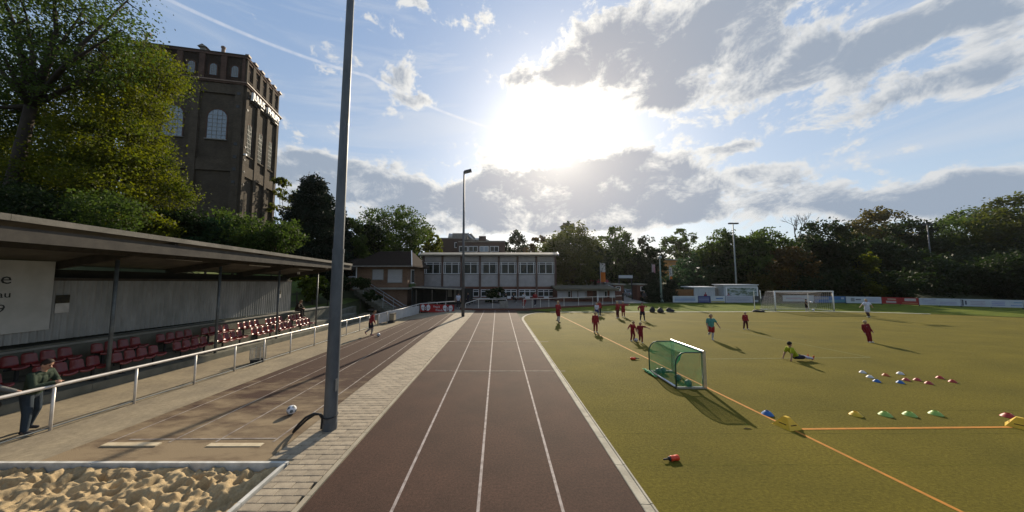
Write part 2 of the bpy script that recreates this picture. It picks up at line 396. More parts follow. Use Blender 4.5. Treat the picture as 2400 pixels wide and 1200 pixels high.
# paving strip between the tracks: single paving stones, laid in courses
PS = tag(thing('paving_strip', None, None), kind='structure')
def pav():
    rw, ph = .32, .165; rng = random.Random(3)
    base = []
    for k in range(6):
        mb = MB(); hx, hy, hzz = rw/2 - .004, ph/2 - .004, .06; e = .006
        p = []
        for (s_, z_) in ((0, -hzz), (0, -e), (e, 0)):
            p += [(-hx+s_, -hy+s_, z_), (hx-s_, -hy+s_, z_), (hx-s_, hy-s_, z_), (-hx+s_, hy-s_, z_)]
        f = [(8,9,10,11)]
        for r0 in (0, 4): f += [(r0+j, r0+(j+1)%4, r0+4+(j+1)%4, r0+4+j) for j in range(4)]
        mb.add(p, f)
        me = mb.mesh('paver'); c = .25 + .035 * k / 5 * 2
        mt = pm('paver_%d' % k, (c*1.10, c*.92, c*.66), (c*.80, c*.66, c*.48), 6, .85, .3, 50, speck=(25,.25))
        me.materials.append(mt); base.append(me)
    n = 0; far = MB(); y = 3.3; row = 0
    while y < 31.5:
        xl = (KX + .12) if y < PY0 + .1 else LTR(y) + .02
        xr = RTL(y) - .13
        x = xl - (rw/2 if row % 2 else 0) + .0
        while x < xr - .02:
            a, b = max(x, xl), min(x + rw, xr)
            if b - a > .05:
                cx = (a + b)/2; z = gz(cx, y) + .006 + rng.uniform(-.003, .003)
                if n < 290 and y > 4.3:
                    o = bpy.data.objects.new('paver', base[rng.randrange(6)]); COL.objects.link(o); o.parent = PS
                    o.location = (cx, y, z); o.scale = ((b-a)/rw, 1, 1); o.rotation_euler = (rng.uniform(-.006,.006), rng.uniform(-.006,.006), rng.uniform(-.01,.01)); n += 1
                else: far.c = rng.randrange(3); far.bb(a+.004, b-.004, y-ph/2+.004, y+ph/2-.004, z-.05, z)
            x += rw
        y += ph; row += 1
    o = far.build('far_pavers', [MATS['paver_1'], MATS['paver_2'], MATS['paver_4']], PS); o['kind'] = 'stuff'
    y = 3.2; ed = MB().bb(-.045,.045,-.495,.495,-.06,0).mesh('edging_stone'); ed.materials.append(M_paver)
    while y < 31:
        for off in (-.065,):
            o = bpy.data.objects.new('edging_stone', ed); COL.objects.link(o); o.parent = PS; o.location = (RTL(y+.5)+off, y+.5, .012); o.rotation_euler = (0,0,-(RTL(y+1)-RTL(y)))
        y += 1.0
pav()

# long-jump pit with trodden sand
def sandpit():
    rng = np.random.default_rng(5); x0, x1, y0, y1 = -11.6, KX - .02, 3.0, PY0 - .02
    nx, ny = 440, 170
    X, Y = np.meshgrid(np.linspace(x0, x1, nx+1), np.linspace(y0, y1, ny+1)); Z = np.full_like(X, -.10)
    for _ in range(1150):
        cx, cy = rng.uniform(x0, x1), rng.uniform(y0, y1); a = rng.uniform(0, math.pi); l, w = rng.uniform(.09,.20), rng.uniform(.045,.085)
        m_ = (abs(X-cx) < .5) & (abs(Y-cy) < .5)
        dx, dy = X[m_]-cx, Y[m_]-cy; u = (dx*math.cos(a)+dy*math.sin(a))/l; v = (-dx*math.sin(a)+dy*math.cos(a))/w; r2 = u*u+v*v
        Z[m_] += -rng.uniform(.03,.075)*np.exp(-r2**1.6) + rng.uniform(.004,.016)*np.exp(-(np.sqrt(r2)-1.5)**2*7)
    for _ in range(2600):
        cx, cy = rng.uniform(x0, x1), rng.uniform(y0, y1); w = rng.uniform(.018,.045); m_ = (abs(X-cx) < .16) & (abs(Y-cy) < .16)
        r2 = ((X[m_]-cx)**2+((Y[m_]-cy)*rng.uniform(.7,1.4))**2)/w**2; Z[m_] -= rng.uniform(-.010,.026)*np.exp(-r2**1.5)
    Z += rng.normal(0,.0025,Z.shape)
    for a_, f_ in ((.012,5),(.008,11),(.005,23)):
        ph = rng.uniform(0,6.3,6); Z += a_*(np.sin(X*f_+ph[0]+1.7*np.sin(Y*f_*.6+ph[1]))*np.sin(Y*f_*1.2+ph[2]+1.3*np.sin(X*f_*.7+ph[3])))
    Z = np.clip(Z - Z.mean(), -.12, .08) - .05
    edge = np.minimum(np.minimum(X-x0, x1-X), np.minimum(Y-y0+1, y1-Y)); Z -= .04*np.exp(-edge*5)
    mb = MB(); vs = np.stack([X, Y, Z], -1).reshape(-1,3).tolist(); q = lambda i, j: j*(nx+1)+i
    mb.add(vs, [(q(i,j),q(i+1,j),q(i+1,j+1),q(i,j+1)) for j in range(ny) for i in range(nx)])
    ms = pm('sand', (.40,.30,.165), (.30,.22,.12), 3, .95, .6, 120, speck=(30,.25))
    tag(mb.build('sand', ms, smooth=True), kind='structure')
    k = tag(thing('sand_pit_kerb', None, None), kind='structure')
    def kerb(a, b, w, n):
        a = Vector(a); b = Vector(b)
        for i in range(n):
            p = a.lerp(b, i/n); q_ = a.lerp(b, (i+1)/n); d = (q_-p).normalized()*.004
            MB().bar(p+d, q_-d, w, .3).build('kerb_board', M_kerb, k)
    kerb((x0, PY0+.03, -.12), (KX+.09, PY0+.03, -.12), .06, 4)
    kerb((KX+.035, 3.0, -.125), (KX+.035, PY0-.005, -.125), .07, 3)
M_kerb = pm('pit_kerb', (.55,.54,.50), (.38,.37,.33), 4, .7)
sandpit()
for (a, b) in ((235,380),(482,620)):
    p, q = G(a,1047.5), G(b,1039.5)
    mb = MB(); mb.bb(p.x, q.x, p.y, q.y, -.05, .012)
    tag(mb.build('take_off_board', pm('board_cream', (.52,.44,.30), (.42,.34,.22), 6, .7)), 'long cream take-off board %s' % ('beside the stand, on the runway before the sand' if a < 300 else 'next to the paved strip, on the runway before the sand'), 'board', 'take-off boards')

# artificial turf and its edge
def turf():
    def mat():
        mt = pm('turf', (.130,.106,.015), (.092,.079,.012), .35, .85, .9, 160, detail=9, lo=.3, hi=.7, spec=.06, stretch=(1,1.5,1), bdist=.012, speck=(16,.42))
        return mt
    mt = mat(); KL = 2.52
    pts = [(KL - .012*y, y) for y in np.linspace(-6, 25.5, 40)]
    c0 = pts[-1]
    for i in range(1, 13):
        a = math.pi/2*i/12; pts.append((c0[0] + 3.2*(1-math.cos(a)), c0[1] + 5.6*math.sin(a)))
    far = [(12,31.2),(24,31.4),(33,31.6),(38,31.2),(42.5,29.6),(47,27),(54,22),(60,15),(64,5),(64,-6)]
    edge = pts[:]
    poly = pts + far
    vs = [(x, y, .004) for x, y in poly]
    mb = MB(); mb.add(vs, [tuple(range(len(vs)))[::-1]])
    o = mb.build('artificial_turf', mt)
    tag(o, kind='structure')
    # seams between the turf rolls
    ms = pm('turf_seam', (.055,.052,.008), (.105,.095,.012), 2, .9, spec=.05, lo=.4, hi=.55)
    for yy in (778,803,842,891,962,1017,1090):
        y = G(1300,yy).y; mb = MB(); mb.bb(2.7, 40, y-.008, y+.008, .0045, .0052); tag(mb.build('turf_seam', ms), kind='structure')
    # kerb stones
    K = tag(thing('track_kerb', None, None), kind='structure')
    mk = pm('kerb_stone', (.36,.33,.26), (.25,.23,.18), 2.2, .85, .4, 40)
    ln = 0; P = [Vector((x, y, 0)) for x, y in edge]
    acc = [P[0]]
    cur = Vector(P[0]); i = 1; step = 1.0; st = [cur.copy()]
    while i < len(P):
        d = (P[i] - cur).length
        need = step - ln
        if d >= need:
            cur = cur + (P[i]-cur).normalized()*need; st.append(cur.copy()); ln = 0
        else: ln += d; cur = P[i].copy(); i += 1
    for a, b in zip(st[:-1], st[1:]):
        if b.y < 2: continue
        d = (b-a).normalized(); n_ = Vector((d.y, -d.x, 0)); a2 = a + d*.006; b2 = b - d*.006
        prof = [(-.20,-.1),(-.20,.010),(-.185,.018),(-.05,.010),(-.035,.026),(-.004,.026),(.0,-.1)]
        va = [a2 + n_*x + Vector((0,0,z)) for x, z in prof]; vb = [b2 + n_*x + Vector((0,0,z)) for x, z in prof]
        n = len(prof); mb = MB(); mb.add(va+vb, [tuple(range(n)), tuple(range(2*n-1,n-1,-1))]+[(j,n+j,n+(j+1)%n,(j+1)%n) for j in range(n)])
        mb.build('kerb_stone', mk, K)
    fk = [(c0[0]+3.2, c0[1]+5.6)] + far[:5]
    for a, b in zip(fk[:-1], fk[1:]):
        n = max(1, int(math.hypot(b[0]-a[0], b[1]-a[1])/2))
        for i in range(n):
            p = Vector((*a,.0)).lerp(Vector((*b,.0)), i/n); q = Vector((*a,.0)).lerp(Vector((*b,.0)), (i+1)/n); d = (q-p).normalized()*.006
            MB().bar(p+d+Vector((0,.1,-.02)), q-d+Vector((0,.1,-.02)), .22, .1).build('kerb_stone', pm('far_kerb', (.55,.52,.44), (.42,.40,.33), 3, .8), K)
turf()
M_orange = pm('orange_line', (.42,.165,.012), (.30,.13,.012), 8, .8, lo=.4, hi=.7)
M_pale = pm('faint_line', (.16,.17,.07), (.10,.105,.03), 8, .8)
M_yel = pm('yellow_line', (.36,.28,.03), (.16,.14,.02), 8, .8)
def gline(p, q, w, mat, name, z=.009):
    a = G(*p) if not isinstance(p, Vector) else p; b = G(*q) if not isinstance(q, Vector) else q
    a.z = b.z = z; n = Vector((-(b-a).y, (b-a).x, 0)).normalized()*w/2; N_ = 20
    mb = MB(); mb.grid(1, N_, lambda u, v: a.lerp(b, v) + n*(u*2-1)); tag(mb.build(name, mat), kind='structure')
gline((1312,740),(2262,1205), .075, M_orange, 'orange_line')
gline((1872,1006.5),(2440,1001), .075, M_orange, 'orange_line', .0105)
gline((1640,760),(2040,838), .05, M_pale, 'pitch_line'); gline((1655,842),(2040,838), .05, M_pale, 'pitch_line', .0105)
gline((1340,730.5),(1620,754), .06, M_yel, 'yellow_line'); gline((1620,754),(2330,753), .06, M_yel, 'yellow_line', .0105)
# lawn strip beyond the far kerb
mb = MB(); f = [(3.5,33.2),(5.5,31.9),(12,31.42),(33,31.85),(38,31.45),(43,29.8),(48,27),(55,22),(61,15),(75,10),(75,36),(60,36),(52,41.8),(3.5,41.8)]
mb.add([(x, y, .0) for x, y in f], [tuple(range(len(f)))]); tag(mb.build('lawn', pm('lawn', (.105,.125,.012), (.06,.080,.010), .8, .9, .7, 40, spec=.05, speck=(6,.3))), kind='structure')
# terrace in front of the club house, asphalt behind the boards
M_terr = pm('terrace_paving', (.13,.115,.10), (.09,.08,.07), 1.5, .85, .2, 20)
mb = MB(); f = [(-4.2,34.0),(-2.6,33.2),(3.0,33.3),(6,35.0),(12,37.6),(17.2,40.0),(17.2,46.2),(-4.2,46.2)]
mb.prism([(x, y, -.2) for x, y in f], (0,0,.33)); tag(mb.build('terrace', M_terr), kind='structure')
mb = MB(); mb.bb(-14.5,-4.25,33.6,46,-.1,.03); tag(mb.build('yard', M_terr), kind='structure')
M_brick = pm('red_brick', (.125,.052,.034), (.085,.036,.026), 7, .9, .3, 40)
for a, b in zip(f[:5], f[1:6]):
    MBp = MB(); A, B = Vector((*a, .03)), Vector((*b, .03)); d = (B-A).normalized(); o_ = Vector((d.y,-d.x,0))*.1
    MBp.bar(A+o_+d*.005, B+o_-d*.005, .18, .3); tag(MBp.build('terrace_edge', M_brick), kind='structure')
mb = MB(); A = [at(1455,712,41.5), at(1502,712,41.5)]
pth = [(17.6,41.6,.01),(20.4,41.6,.01),(20.8,50,.2),(23,60,2.35),(17.5,60,2.35),(17.9,50,.2)]
mb.add([(17.2,41.9,.02),(21.0,41.9,.02),(21.4,49,.25),(17.0,49,.25),(22.4,60,2.6),(16.4,60,2.6)], [(0,1,2,3),(3,2,4,5)])
tag(mb.build('path', pm('pale_asphalt', (.30,.28,.25), (.2,.19,.17), 1.4, .8)), kind='structure')
# ------------------------------------------------------------------ grandstand
def rel(x, y, z): return (x, y, gz(-12, y) + z)
def text(name, body, mat, parent, loc, rot, size, ext=.004, align='LEFT', sx=1):
    cu = bpy.data.curves.new(name, 'FONT'); cu.body = body; cu.size = size; cu.extrude = ext; cu.align_x = align; cu.resolution_u = 2
    tmp = bpy.data.objects.new(name, cu); COL.objects.link(tmp); bpy.context.view_layer.update()
    me = bpy.data.meshes.new_from_object(tmp.evaluated_get(bpy.context.evaluated_depsgraph_get())); bpy.data.objects.remove(tmp)
    me.materials.clear(); me.materials.append(mat); o = bpy.data.objects.new(name, me); COL.objects.link(o)
    o.location = loc; o.rotation_euler = rot; o.scale = (sx, 1, 1)
    if parent: o.parent = parent
    return o
M_sheet = pm('corrugated_sheet', (.30,.31,.30), (.20,.21,.20), 1.8, .6, .05, 20, spec=.3, stretch=(1,1,.35))
M_roof = pm('stand_roof', (.13,.12,.10), (.08,.075,.065), 1.5, .8, .2, 14)
M_fascia = pm('fascia_edge', (.22,.20,.165), (.14,.13,.105), 2.5, .8, .2, 30)
M_post = pm('grey_post', (.13,.15,.155), (.09,.10,.105), 5, .5, metal=.3)
M_beam = pm('roof_beam', (.07,.062,.05), (.045,.04,.034), 3, .8)
SX, SY0, SY1 = -15.4, -3.0, 22.3
st = thing('grandstand', 'low covered grandstand with flat roof, corrugated back wall and concrete steps', 'grandstand', (-13, 10, 0))
O = tuple(st.location)
def sb(name, mb, mat, smooth=False): return mb.build(name, mat, st, org=O, smooth=smooth)
def slab(x0, x1, y0, y1, z0, z1, n=12):
    """long block following the fall of the ground"""
    mb = MB()
    for i in range(1):
        A = [rel(x0,y0,z0), rel(x1,y0,z0), rel(x1,y0,z1), rel(x0,y0,z1)]; B = [rel(x0,y1,z0), rel(x1,y1,z0), rel(x1,y1,z1), rel(x0,y1,z1)]
        mb.add(A+B, [(0,1,2,3),(7,6,5,4),(0,4,5,1),(1,5,6,2),(2,6,7,3),(3,7,4,0)])
    return mb
STE = 30.5
def stepblock(name, x0, x1, z0, z1, y0, y1, mat=None, par=None):
    k = 0; y = y0
    while y < y1 - .1:
        ye = min(y + 2.6, y1); slab(x0, x1, y + .005, ye - .005, z0, z1).build(name, mat or M_concd, par or st, org=O); y = ye
stepblock('step', -14.25, -13.2, -.3, .25, SY0, SY1 + 4)
stepblock('step', -15.25, -14.25, -.3, .55, SY0, SY1 + 4)
stepblock('back_ledge', SX - .35, -15.25, -.3, 1.45, SY0, SY1 + 5)
stepblock('step', -14.25, -13.2, -.3, .25, SY1 + 4, STE)
stepblock('step', -15.25, -14.25, -.3, .55, SY1 + 4, STE)
stepblock('back_ledge', SX - .35, -15.25, -.3, .95, SY1 + 5, STE + 2)
slab(SX - .5, -15.2, SY0, SY1 + 5, 1.455, 1.52).build('ledge_cap', M_conc, st, org=O)
# corrugated sheets
y = SY0; pitch = .17
while y < SY1 - .05:
    ye = min(y + 1.7, SY1); nseg = int((ye - y) / pitch * 8) or 1
    def fn(u, v, y=y, ye=ye):
        Y = y + .003 + (ye - y - .006) * u; d = .028 * math.sin(2*math.pi*Y/pitch)
        p = rel(SX + .04 + d, Y, 1.56 + 2.14 * v); return p
    mb = MB(); mb.grid(nseg, 2, fn); mb.grid(nseg, 2, lambda u, v: (lambda p: (p[0]-.012, p[1], p[2]))(fn(u, v)), flip=True)
    sb('wall_sheet', mb, M_sheet, smooth=True); y = ye
slab(SX-.05, SX+.09, SY0, SY1, 3.705, 3.80).build('wall_rail', M_beam, st, org=O)
slab(SX-.12, SX-.09, SY0, SY1, 1.56, 4.1).build('backing_board', pm('dark_boarding', (.022,.024,.018), (.014,.015,.012), 3, .9), st, org=O)
# roof: rises from the back to the front edge
RXF, RXB, ZF, ZB = -11.2, -16.0, 5.02, 4.22
def rz_(x): return ZB + (ZF - ZB) * (x - RXB) / (RXF - RXB)
RY0, RY1 = -4.0, 22.9
y = RY0
while y < RY1 - .1:
    ye = min(y + 2.69, RY1)
    A = [rel(RXB,y+.004,ZB-.06), rel(RXF,y+.004,ZF-.06), rel(RXF,y+.004,ZF), rel(RXB,y+.004,ZB)]; B = [rel(RXB,ye-.004,ZB-.06), rel(RXF,ye-.004,ZF-.06), rel(RXF,ye-.004,ZF), rel(RXB,ye-.004,ZB)]
    sb('roof_panel', MB().add(A+B, [(0,1,2,3),(7,6,5,4),(0,4,5,1),(1,5,6,2),(2,6,7,3),(3,7,4,0)]), M_roof); y = ye
y = RY0
while y < RY1 - .1:
    ye = min(y + 2.69, RY1)
    slab(RXF+.003, RXF+.05, y+.003, ye-.003, ZF-.10, ZF+.05).build('edge_strip', M_fascia, st, org=O); y = ye
slab(RXF-.09, RXF-.03, RY0, RY1, ZF-.42, ZF-.075).build('front_beam', M_beam, st, org=O)
slab(RXF-1.35, RXF-1.27, RY0, RY1, rz_(RXF-1.3)-.26, rz_(RXF-1.3)-.065).build('purlin', M_beam, st, org=O)
PYS = [6.55, 10.45, 14.35, 18.25, 22.15]; PXX = -13.32
for py in PYS:
    sb('post', MB().tube([rel(PXX,py,.25), rel(PXX,py,rz_(PXX)-.33)], .055, 10), M_post, True)
    sb('rafter', MB().prism([rel(RXB+.1,py-.06,rz_(RXB)-.30), rel(PXX,py-.06,rz_(PXX)-.34), rel(RXF-.1,py-.06,ZF-.20), rel(RXF-.1,py-.06,ZF-.065), rel(RXB+.1,py-.06,rz_(RXB+.1)-.065)], (0,.12,0)), M_beam)
M_tubelight = pm('lamp_tube', (.35,.33,.28), (.28,.26,.22), 3, .5)
for py in (8.4, 12.3, 16.2, 20.1):
    o = sb('strip_light', MB().bar(rel(-12.9,py-.75,rz_(-12.9)-.20), rel(-12.9,py+.75,rz_(-12.9)-.20), .13, .06), M_tubelight)
    MB().bar(rel(-12.9,py-.7,rz_(-12.9)-.26), rel(-12.9,py+.7,rz_(-12.9)-.26), .05, .04).build('light_tube', M_white, o, org=O)
# junction boxes below the far roof end
for px, py in ((700,640),(766,628)):
    p = at(px,py,21.0); sb('junction_box', MB().box(p, (.12,.12,.16)), M_white)
# name board at the near end of the back wall
sg = thing('name_board', 'large white board with dark lettering on the corrugated back wall', 'sign', rel(SX+.12, 8.3, 1.9))
MB().bb(-.02,.02,-3.6,2.0,0,2.30).build('panel', pm('board_white', (.42,.43,.41), (.36,.37,.35), 2, .5), sg)
M_letter = pm('letter_ink', (.03,.04,.04), (.025,.03,.03), 5, .5)
bx = sg.location
def wallpos(px, py):                      # point on the board's face for a photo pixel
    d = pray(px, py); t = (bx.x + .024) / d.x; return Vector((bx.x+.024, d.y*t, CH + d.z*t)) - bx
for s_, px, py, sz in (('te',28,665,.50),('au',26,697,.30),('9',12,732,.36)):
    p = wallpos(px, py); text('lettering', s_, M_letter, sg, (p.x,p.y,p.z), (R(90),0,R(90)), sz, align='RIGHT')
# notices
for (px, py, w, h, lab) in ((146,712,.34,.62,'dark and white notice pinned on the corrugated wall below the roof'),(655,690,.25,.5,'small pale notice on the sunlit end of the corrugated wall')):
    d = pray(px, py); t = (SX+.085)/d.x; p = Vector((SX+.085, d.y*t, CH+d.z*t))
    nt_ = thing('notice', lab, 'notice', p)
    MB().bb(0,.008,-w/2,w/2,-h/2,.02).build('lower_sheet', pm('notice_white', (.5,.5,.48), (.42,.42,.4), 5, .6), nt_)
    MB().bb(0,.009,-w/2,w/2,.024,h/2).build('upper_sheet', pm('notice_dark', (.02,.02,.018), (.05,.045,.02), 7, .7), nt_)

# ------------------------------------------------------------------ red seats
M_seat = pm('red_plastic', (.17,.018,.016), (.12,.013,.013), 3, .32, spec=.5)
def seat_mesh():
    prof = [(.20,.405),(.215,.43),(.16,.445),(.03,.43),(-.10,.425),(-.165,.445),(-.195,.52),(-.215,.63),(-.235,.72),(-.25,.765),(-.27,.775)]
    def w(i):
        t = i/(len(prof)-1); return .205 if t < .55 else .205*(1-.28*((t-.55)/.45)**2)
    mb = MB(); n = 8; vs = []
    for i, (x, z) in enumerate(prof):
        for j in range(n+1):
            u = j/n*2-1; cup = .045*u*u
            if i <= 4: vs.append((x, u*w(i), z + cup - .02*(i == 0)))
            else: vs.append((x + cup*1.2, u*w(i), z - .05*max(0,abs(u)-.6)*(i > 8)))
    fs = [(i*(n+1)+j, i*(n+1)+j+1, (i+1)*(n+1)+j+1, (i+1)*(n+1)+j) for i in range(len(prof)-1) for j in range(n)]
    mb.add(vs, fs); k = len(vs)
    mb.add([(v[0]-(.012 if a > 4*(n+1) else 0), v[1], v[2]-(.012 if a <= 4*(n+1) else 0)) for a, v in enumerate(vs)], [f[::-1] for f in fs])
    me = mb.mesh('seat'); me.materials.append(M_seat); me.polygons.foreach_set('use_smooth',[True]*len(me.polygons)); return me
SEAT = seat_mesh()
LEGM = MB().bb(-.03,.03,-.03,.03,0,.36).bb(-.13,.13,-.035,.035,0,.02).mesh('leg'); LEGM.materials.append(M_dark)
BEAMM = MB().bb(-.03,.03,-.74,.74,.36,.42).mesh('beam'); BEAMM.materials.append(M_dark)
def bank(x, y, z, n, lab):
    t = thing('seat_bank', lab, 'seats', rel(x, y, z), 0, 'red seat banks on the stand steps')
    for k in range(n):
        o = bpy.data.objects.new('seat', SEAT); COL.objects.link(o); o.parent = t; o.location = (0, (k-1.5)*.385, 0); o.scale = (1,.84,1)
    for yy in (-.5,.5):
        o = bpy.data.objects.new('leg', LEGM); COL.objects.link(o); o.parent = t; o.location = (-.03, yy, 0)
    o = bpy.data.objects.new('beam', BEAMM); COL.objects.link(o); o.parent = t; o.location = (-.03,0,0)
ordn = ['first','second','third','fourth','fifth','sixth','seventh','eighth']
def yrow(px, x): return -x*-1*700/(px-CXP) if False else abs(x)*700/(CXP-px)
for i, px in enumerate((125, 300, 430, 522, 597, 655, 703)):
    bank(-14.55, yrow(px,-14.55), .55, 4, 'bank of four red plastic seats, %s along the upper step from the name board' % ordn[i])
for i, px in enumerate((-60, 195, 345, 468, 555, 628, 677, 722)):
    bank(-13.62, yrow(px,-13.62), .25, 4, 'bank of four red plastic seats, %s along the lower step from the name board' % ordn[i])

# ------------------------------------------------------------------ rail along the runway
M_rail = pm('white_rail', (.62,.58,.53), (.48,.45,.41), 4, .38, metal=.2, spec=.5)
ra, rb = G(117,1008), G(680,828)
def rail_x(y): return ra.x + (rb.x-ra.x)*(y-ra.y)/(rb.y-ra.y)
RH = 1.03
rt = thing('railing', 'long white tubular railing between the stand and the runway', 'railing', (rail_x(10),10,0)); OR = tuple(rt.location)
rp = lambda y, z: (rail_x(y), y, gz(rail_x(y),y)+z)
MB().tube([rp(y,RH) for y in np.linspace(2.0, 24.4, 24)], .04, 10).build('top_rail', M_rail, rt, org=OR, smooth=True)
MB().tube([rp(y,.06) for y in np.linspace(2.0, 24.4, 24)], .018, 6).build('foot_rail', M_post, rt, org=OR, smooth=True)
ypost = [G(*p).y for p in ((117,1008),(314,945),(449,900),(548,870),(623,848),(680,828),(729,810),(768,797),(802,786),(828,776),(853,768))]
ypost = [5.3, 3.6] + ypost + [ypost[-1]+1.55*k for k in (1,2,3)]
for y in ypost:
    if y < 24.4: MB().tube([rp(y,-.05), rp(y,RH-.03)], .03, 8).build('post', M_rail, rt, org=OR, smooth=True)
# rail continues with hung sheets
gl = [G(942,748), G(985,733.5), G(1065,729)]
r2 = thing('railing', 'short bent railing carrying the banners at the end of the runway', 'railing', gl[0]); O2 = tuple(gl[0])
pl = [Vector((rail_x(24.4),24.4,gl[0].z))] + [Vector(p) for p in gl]
MB().tube([p+Vector((0,0,1.03)) for p in pl], .04, 8).build('top_rail', M_rail, r2, org=O2, smooth=True)
for a, b in zip(pl[:-1], pl[1:]):
    for t in (0,.25,.5,.75): 
        p = a.lerp(b,t); MB().tube([p, p+Vector((0,0,1.0))], .03, 8).build('post', M_rail, r2, org=O2, smooth=True)
def sheet(name, lab, a, b, z0, z1, mat, cat='banner', push=.05):
    d = (b-a); d.z = 0; d.normalize(); n = Vector((d.y,-d.x,0))
    t = thing(name, lab, cat, a + n*push); ang = math.atan2(d.y,d.x); t.rotation_euler = (0,0,ang); L_ = (Vector((b.x,b.y,0))-Vector((a.x,a.y,0))).length
    nz = lambda u, v: (L_*u, .02*math.sin(u*9+v*2), z0+(z1-z0)*v + .015*math.sin(u*14)*(1-v))
    mb = MB(); mb.grid(16,4,nz); mb.grid(16,4,lambda u,v:(lambda p:(p[0],p[1]+.006,p[2]))(nz(u,v)),flip=True)
    mb.build('cloth', mat, t, smooth=True); return t, L_
M_mesh1 = pm('mesh_banner', (.42,.42,.42), (.34,.34,.35), 2, .7, trans=.35)
M_mesh2 = pm('mesh_banner_dark', (.10,.10,.085), (.15,.15,.13), 3, .7, trans=.3)
M_mesh3 = pm('mesh_banner_white', (.58,.58,.57), (.5,.5,.49), 2, .7, trans=.35)
y9 = 18.9
pts9 = [Vector((rail_x(y),y,gz(rail_x(y),y))) for y in (G(890,760).y, G(920,752.5).y, 24.3)]
sheet('banner', 'pale grey translucent sheet hung on the railing behind the boy', pts9[0], pts9[1], .12, 1.0, M_mesh1)
sheet('banner', 'dark see-through sheet hung on the railing between two pale ones', pts9[1], pts9[1].lerp(pts9[2],.62), .12, 1.0, M_mesh2)
sheet('banner', 'white sheet hung on the railing beside the red banner', pts9[1].lerp(pts9[2],.62), gl[0].lerp(gl[1],.9), .12, 1.0, M_mesh3)
M_red = pm('banner_red', (.33,.022,.02), (.25,.018,.018), 3, .6)
bt, BL = sheet('banner', 'red banner with white wings, crests and white lettering on the railing', gl[1], gl[2], .14, 1.0, M_red)
def disc(t, cx, cz, rx, rz, mat, y=-.03, name='emblem', rot=0, n=20):
    mb = MB(); p = []
    for k in range(n):
        a = 2*math.pi*k/n; x, z = rx*math.cos(a), rz*math.sin(a); p.append((cx+x*math.cos(rot)-z*math.sin(rot), y, cz+x*math.sin(rot)+z*math.cos(rot)))
    mb.prism(p, (0,.006,0)); return mb.build(name, mat, t)
M_wht = pm('print_white', (.62,.62,.64), (.52,.53,.56), 5, .6)
M_dred = pm('print_dark_red', (.15,.012,.014), (.11,.01,.012), 5, .6)
for cx in (.17, .82):
    for s_ in (-1, 1):
        disc(bt, BL*(cx+s_*.075), .62, BL*.062, .34, M_wht, -.03, 'wing', -s_*.25); disc(bt, BL*(cx+s_*.09), .58, BL*.035, .03, M_dred, -.04, 'wing_mark')
    disc(bt, BL*cx, .52, BL*.042, .33, M_dred, -.046, 'crest'); disc(bt, BL*cx, .55, BL*.024, .17, M_wht, -.053, 'crest_mark'); disc(bt, BL*cx, .55, BL*.012, .09, M_dred, -.06, 'crest_mark')
text('lettering', 'Feng &', M_wht, bt, (BL*.40,-.035,.66), (R(90),0,0), .30, sx=.95); text('lettering', 'Friends', M_wht, bt, (BL*.47,-.035,.30), (R(90),0,0), .30, sx=.95)
# wire waste basket and a beige bin on the walkway
wb = G(606,850); t = thing('waste_basket', 'square wire waste basket standing at a railing post', 'basket', wb + Vector((-.12,.1,0)), R(8))
MB().bb(-.2,.2,-.2,.2,0,.14).build('base', M_dark, t)
for k in range(9): 
    z = .16+.055*k; MB().bb(-.2,.2,-.2,-.188,z,z+.018).bb(-.2,.2,.188,.2,z,z+.018).bb(-.2,-.188,-.187,.187,z,z+.018).bb(.188,.2,-.187,.187,z,z+.018).build('wire', M_steel, t)
for sx_ in (-1,1):
    for sy_ in (-1,1): MB().bb(sx_*.205-.012,sx_*.205+.012,sy_*.205-.012,sy_*.205+.012,.14,.68).build('corner_post', M_steel, t)
bb_ = G(922,757); t = thing('litter_bin', 'beige box bin with a dark base beside the railing banners', 'bin', bb_ + Vector((-.3,.3,0)))
MB().bb(-.3,.3,-.25,.25,0,.22).build('base', M_dark, t); MB().bb(-.32,.32,-.27,.27,.225,.80).build('body', pm('bin_beige', (.27,.23,.16), (.2,.17,.12), 4, .7), t); MB().bb(-.35,.35,-.3,.3,.805,.85).build('lid', M_beam, t)

# ------------------------------------------------------------------ floodlight masts
M_mast = pm('mast_galvanised', (.115,.125,.135), (.075,.083,.092), 3.5, .55, .12, 30, metal=.35, stretch=(1,1,.4), detail=8)
b0 = G(773,1006); mp_ = thing('floodlight_mast', 'tall thick grey steel mast standing in the paved strip', 'mast', b0)
H_ = 17.0; tl = .010
MB().tube([(0,0,-.02),(tl*.17,0,.17)], [.158,.158], 20).build('foot_sleeve', M_mast, mp_, smooth=True, sharp=40)
MB().tube([(tl*z,0,z) for z in (.17,2,4.25)], [.150,.142,.131], 20).build('lower_shaft', M_mast, mp_, smooth=True, sharp=40)
MB().tube([(tl*z,0,z) for z in (4.24,7,10,13,H_)], [.120,.108,.095,.08,.06], 20).build('upper_shaft', M_mast, mp_, smooth=True, sharp=40)
MB().tube([(tl*4.2,0,4.2),(tl*4.3,0,4.3)], [.137,.137], 20).build('joint_ring', M_mast, mp_, smooth=True, sharp=40)
MB().box((tl*H_,0,H_), (1.6,.12,.12)).build('crossarm', M_dark, mp_)
for s_ in (-1,1): MB().box((tl*H_+s_*.6,.1,H_+.3), (.5,.25,.4), rx=R(-30)).build('lamp_head', M_dark, mp_)
MB().box((0.152,-.06,1.05),(.02,.12,.28)).build('hatch', M_mast, mp_)
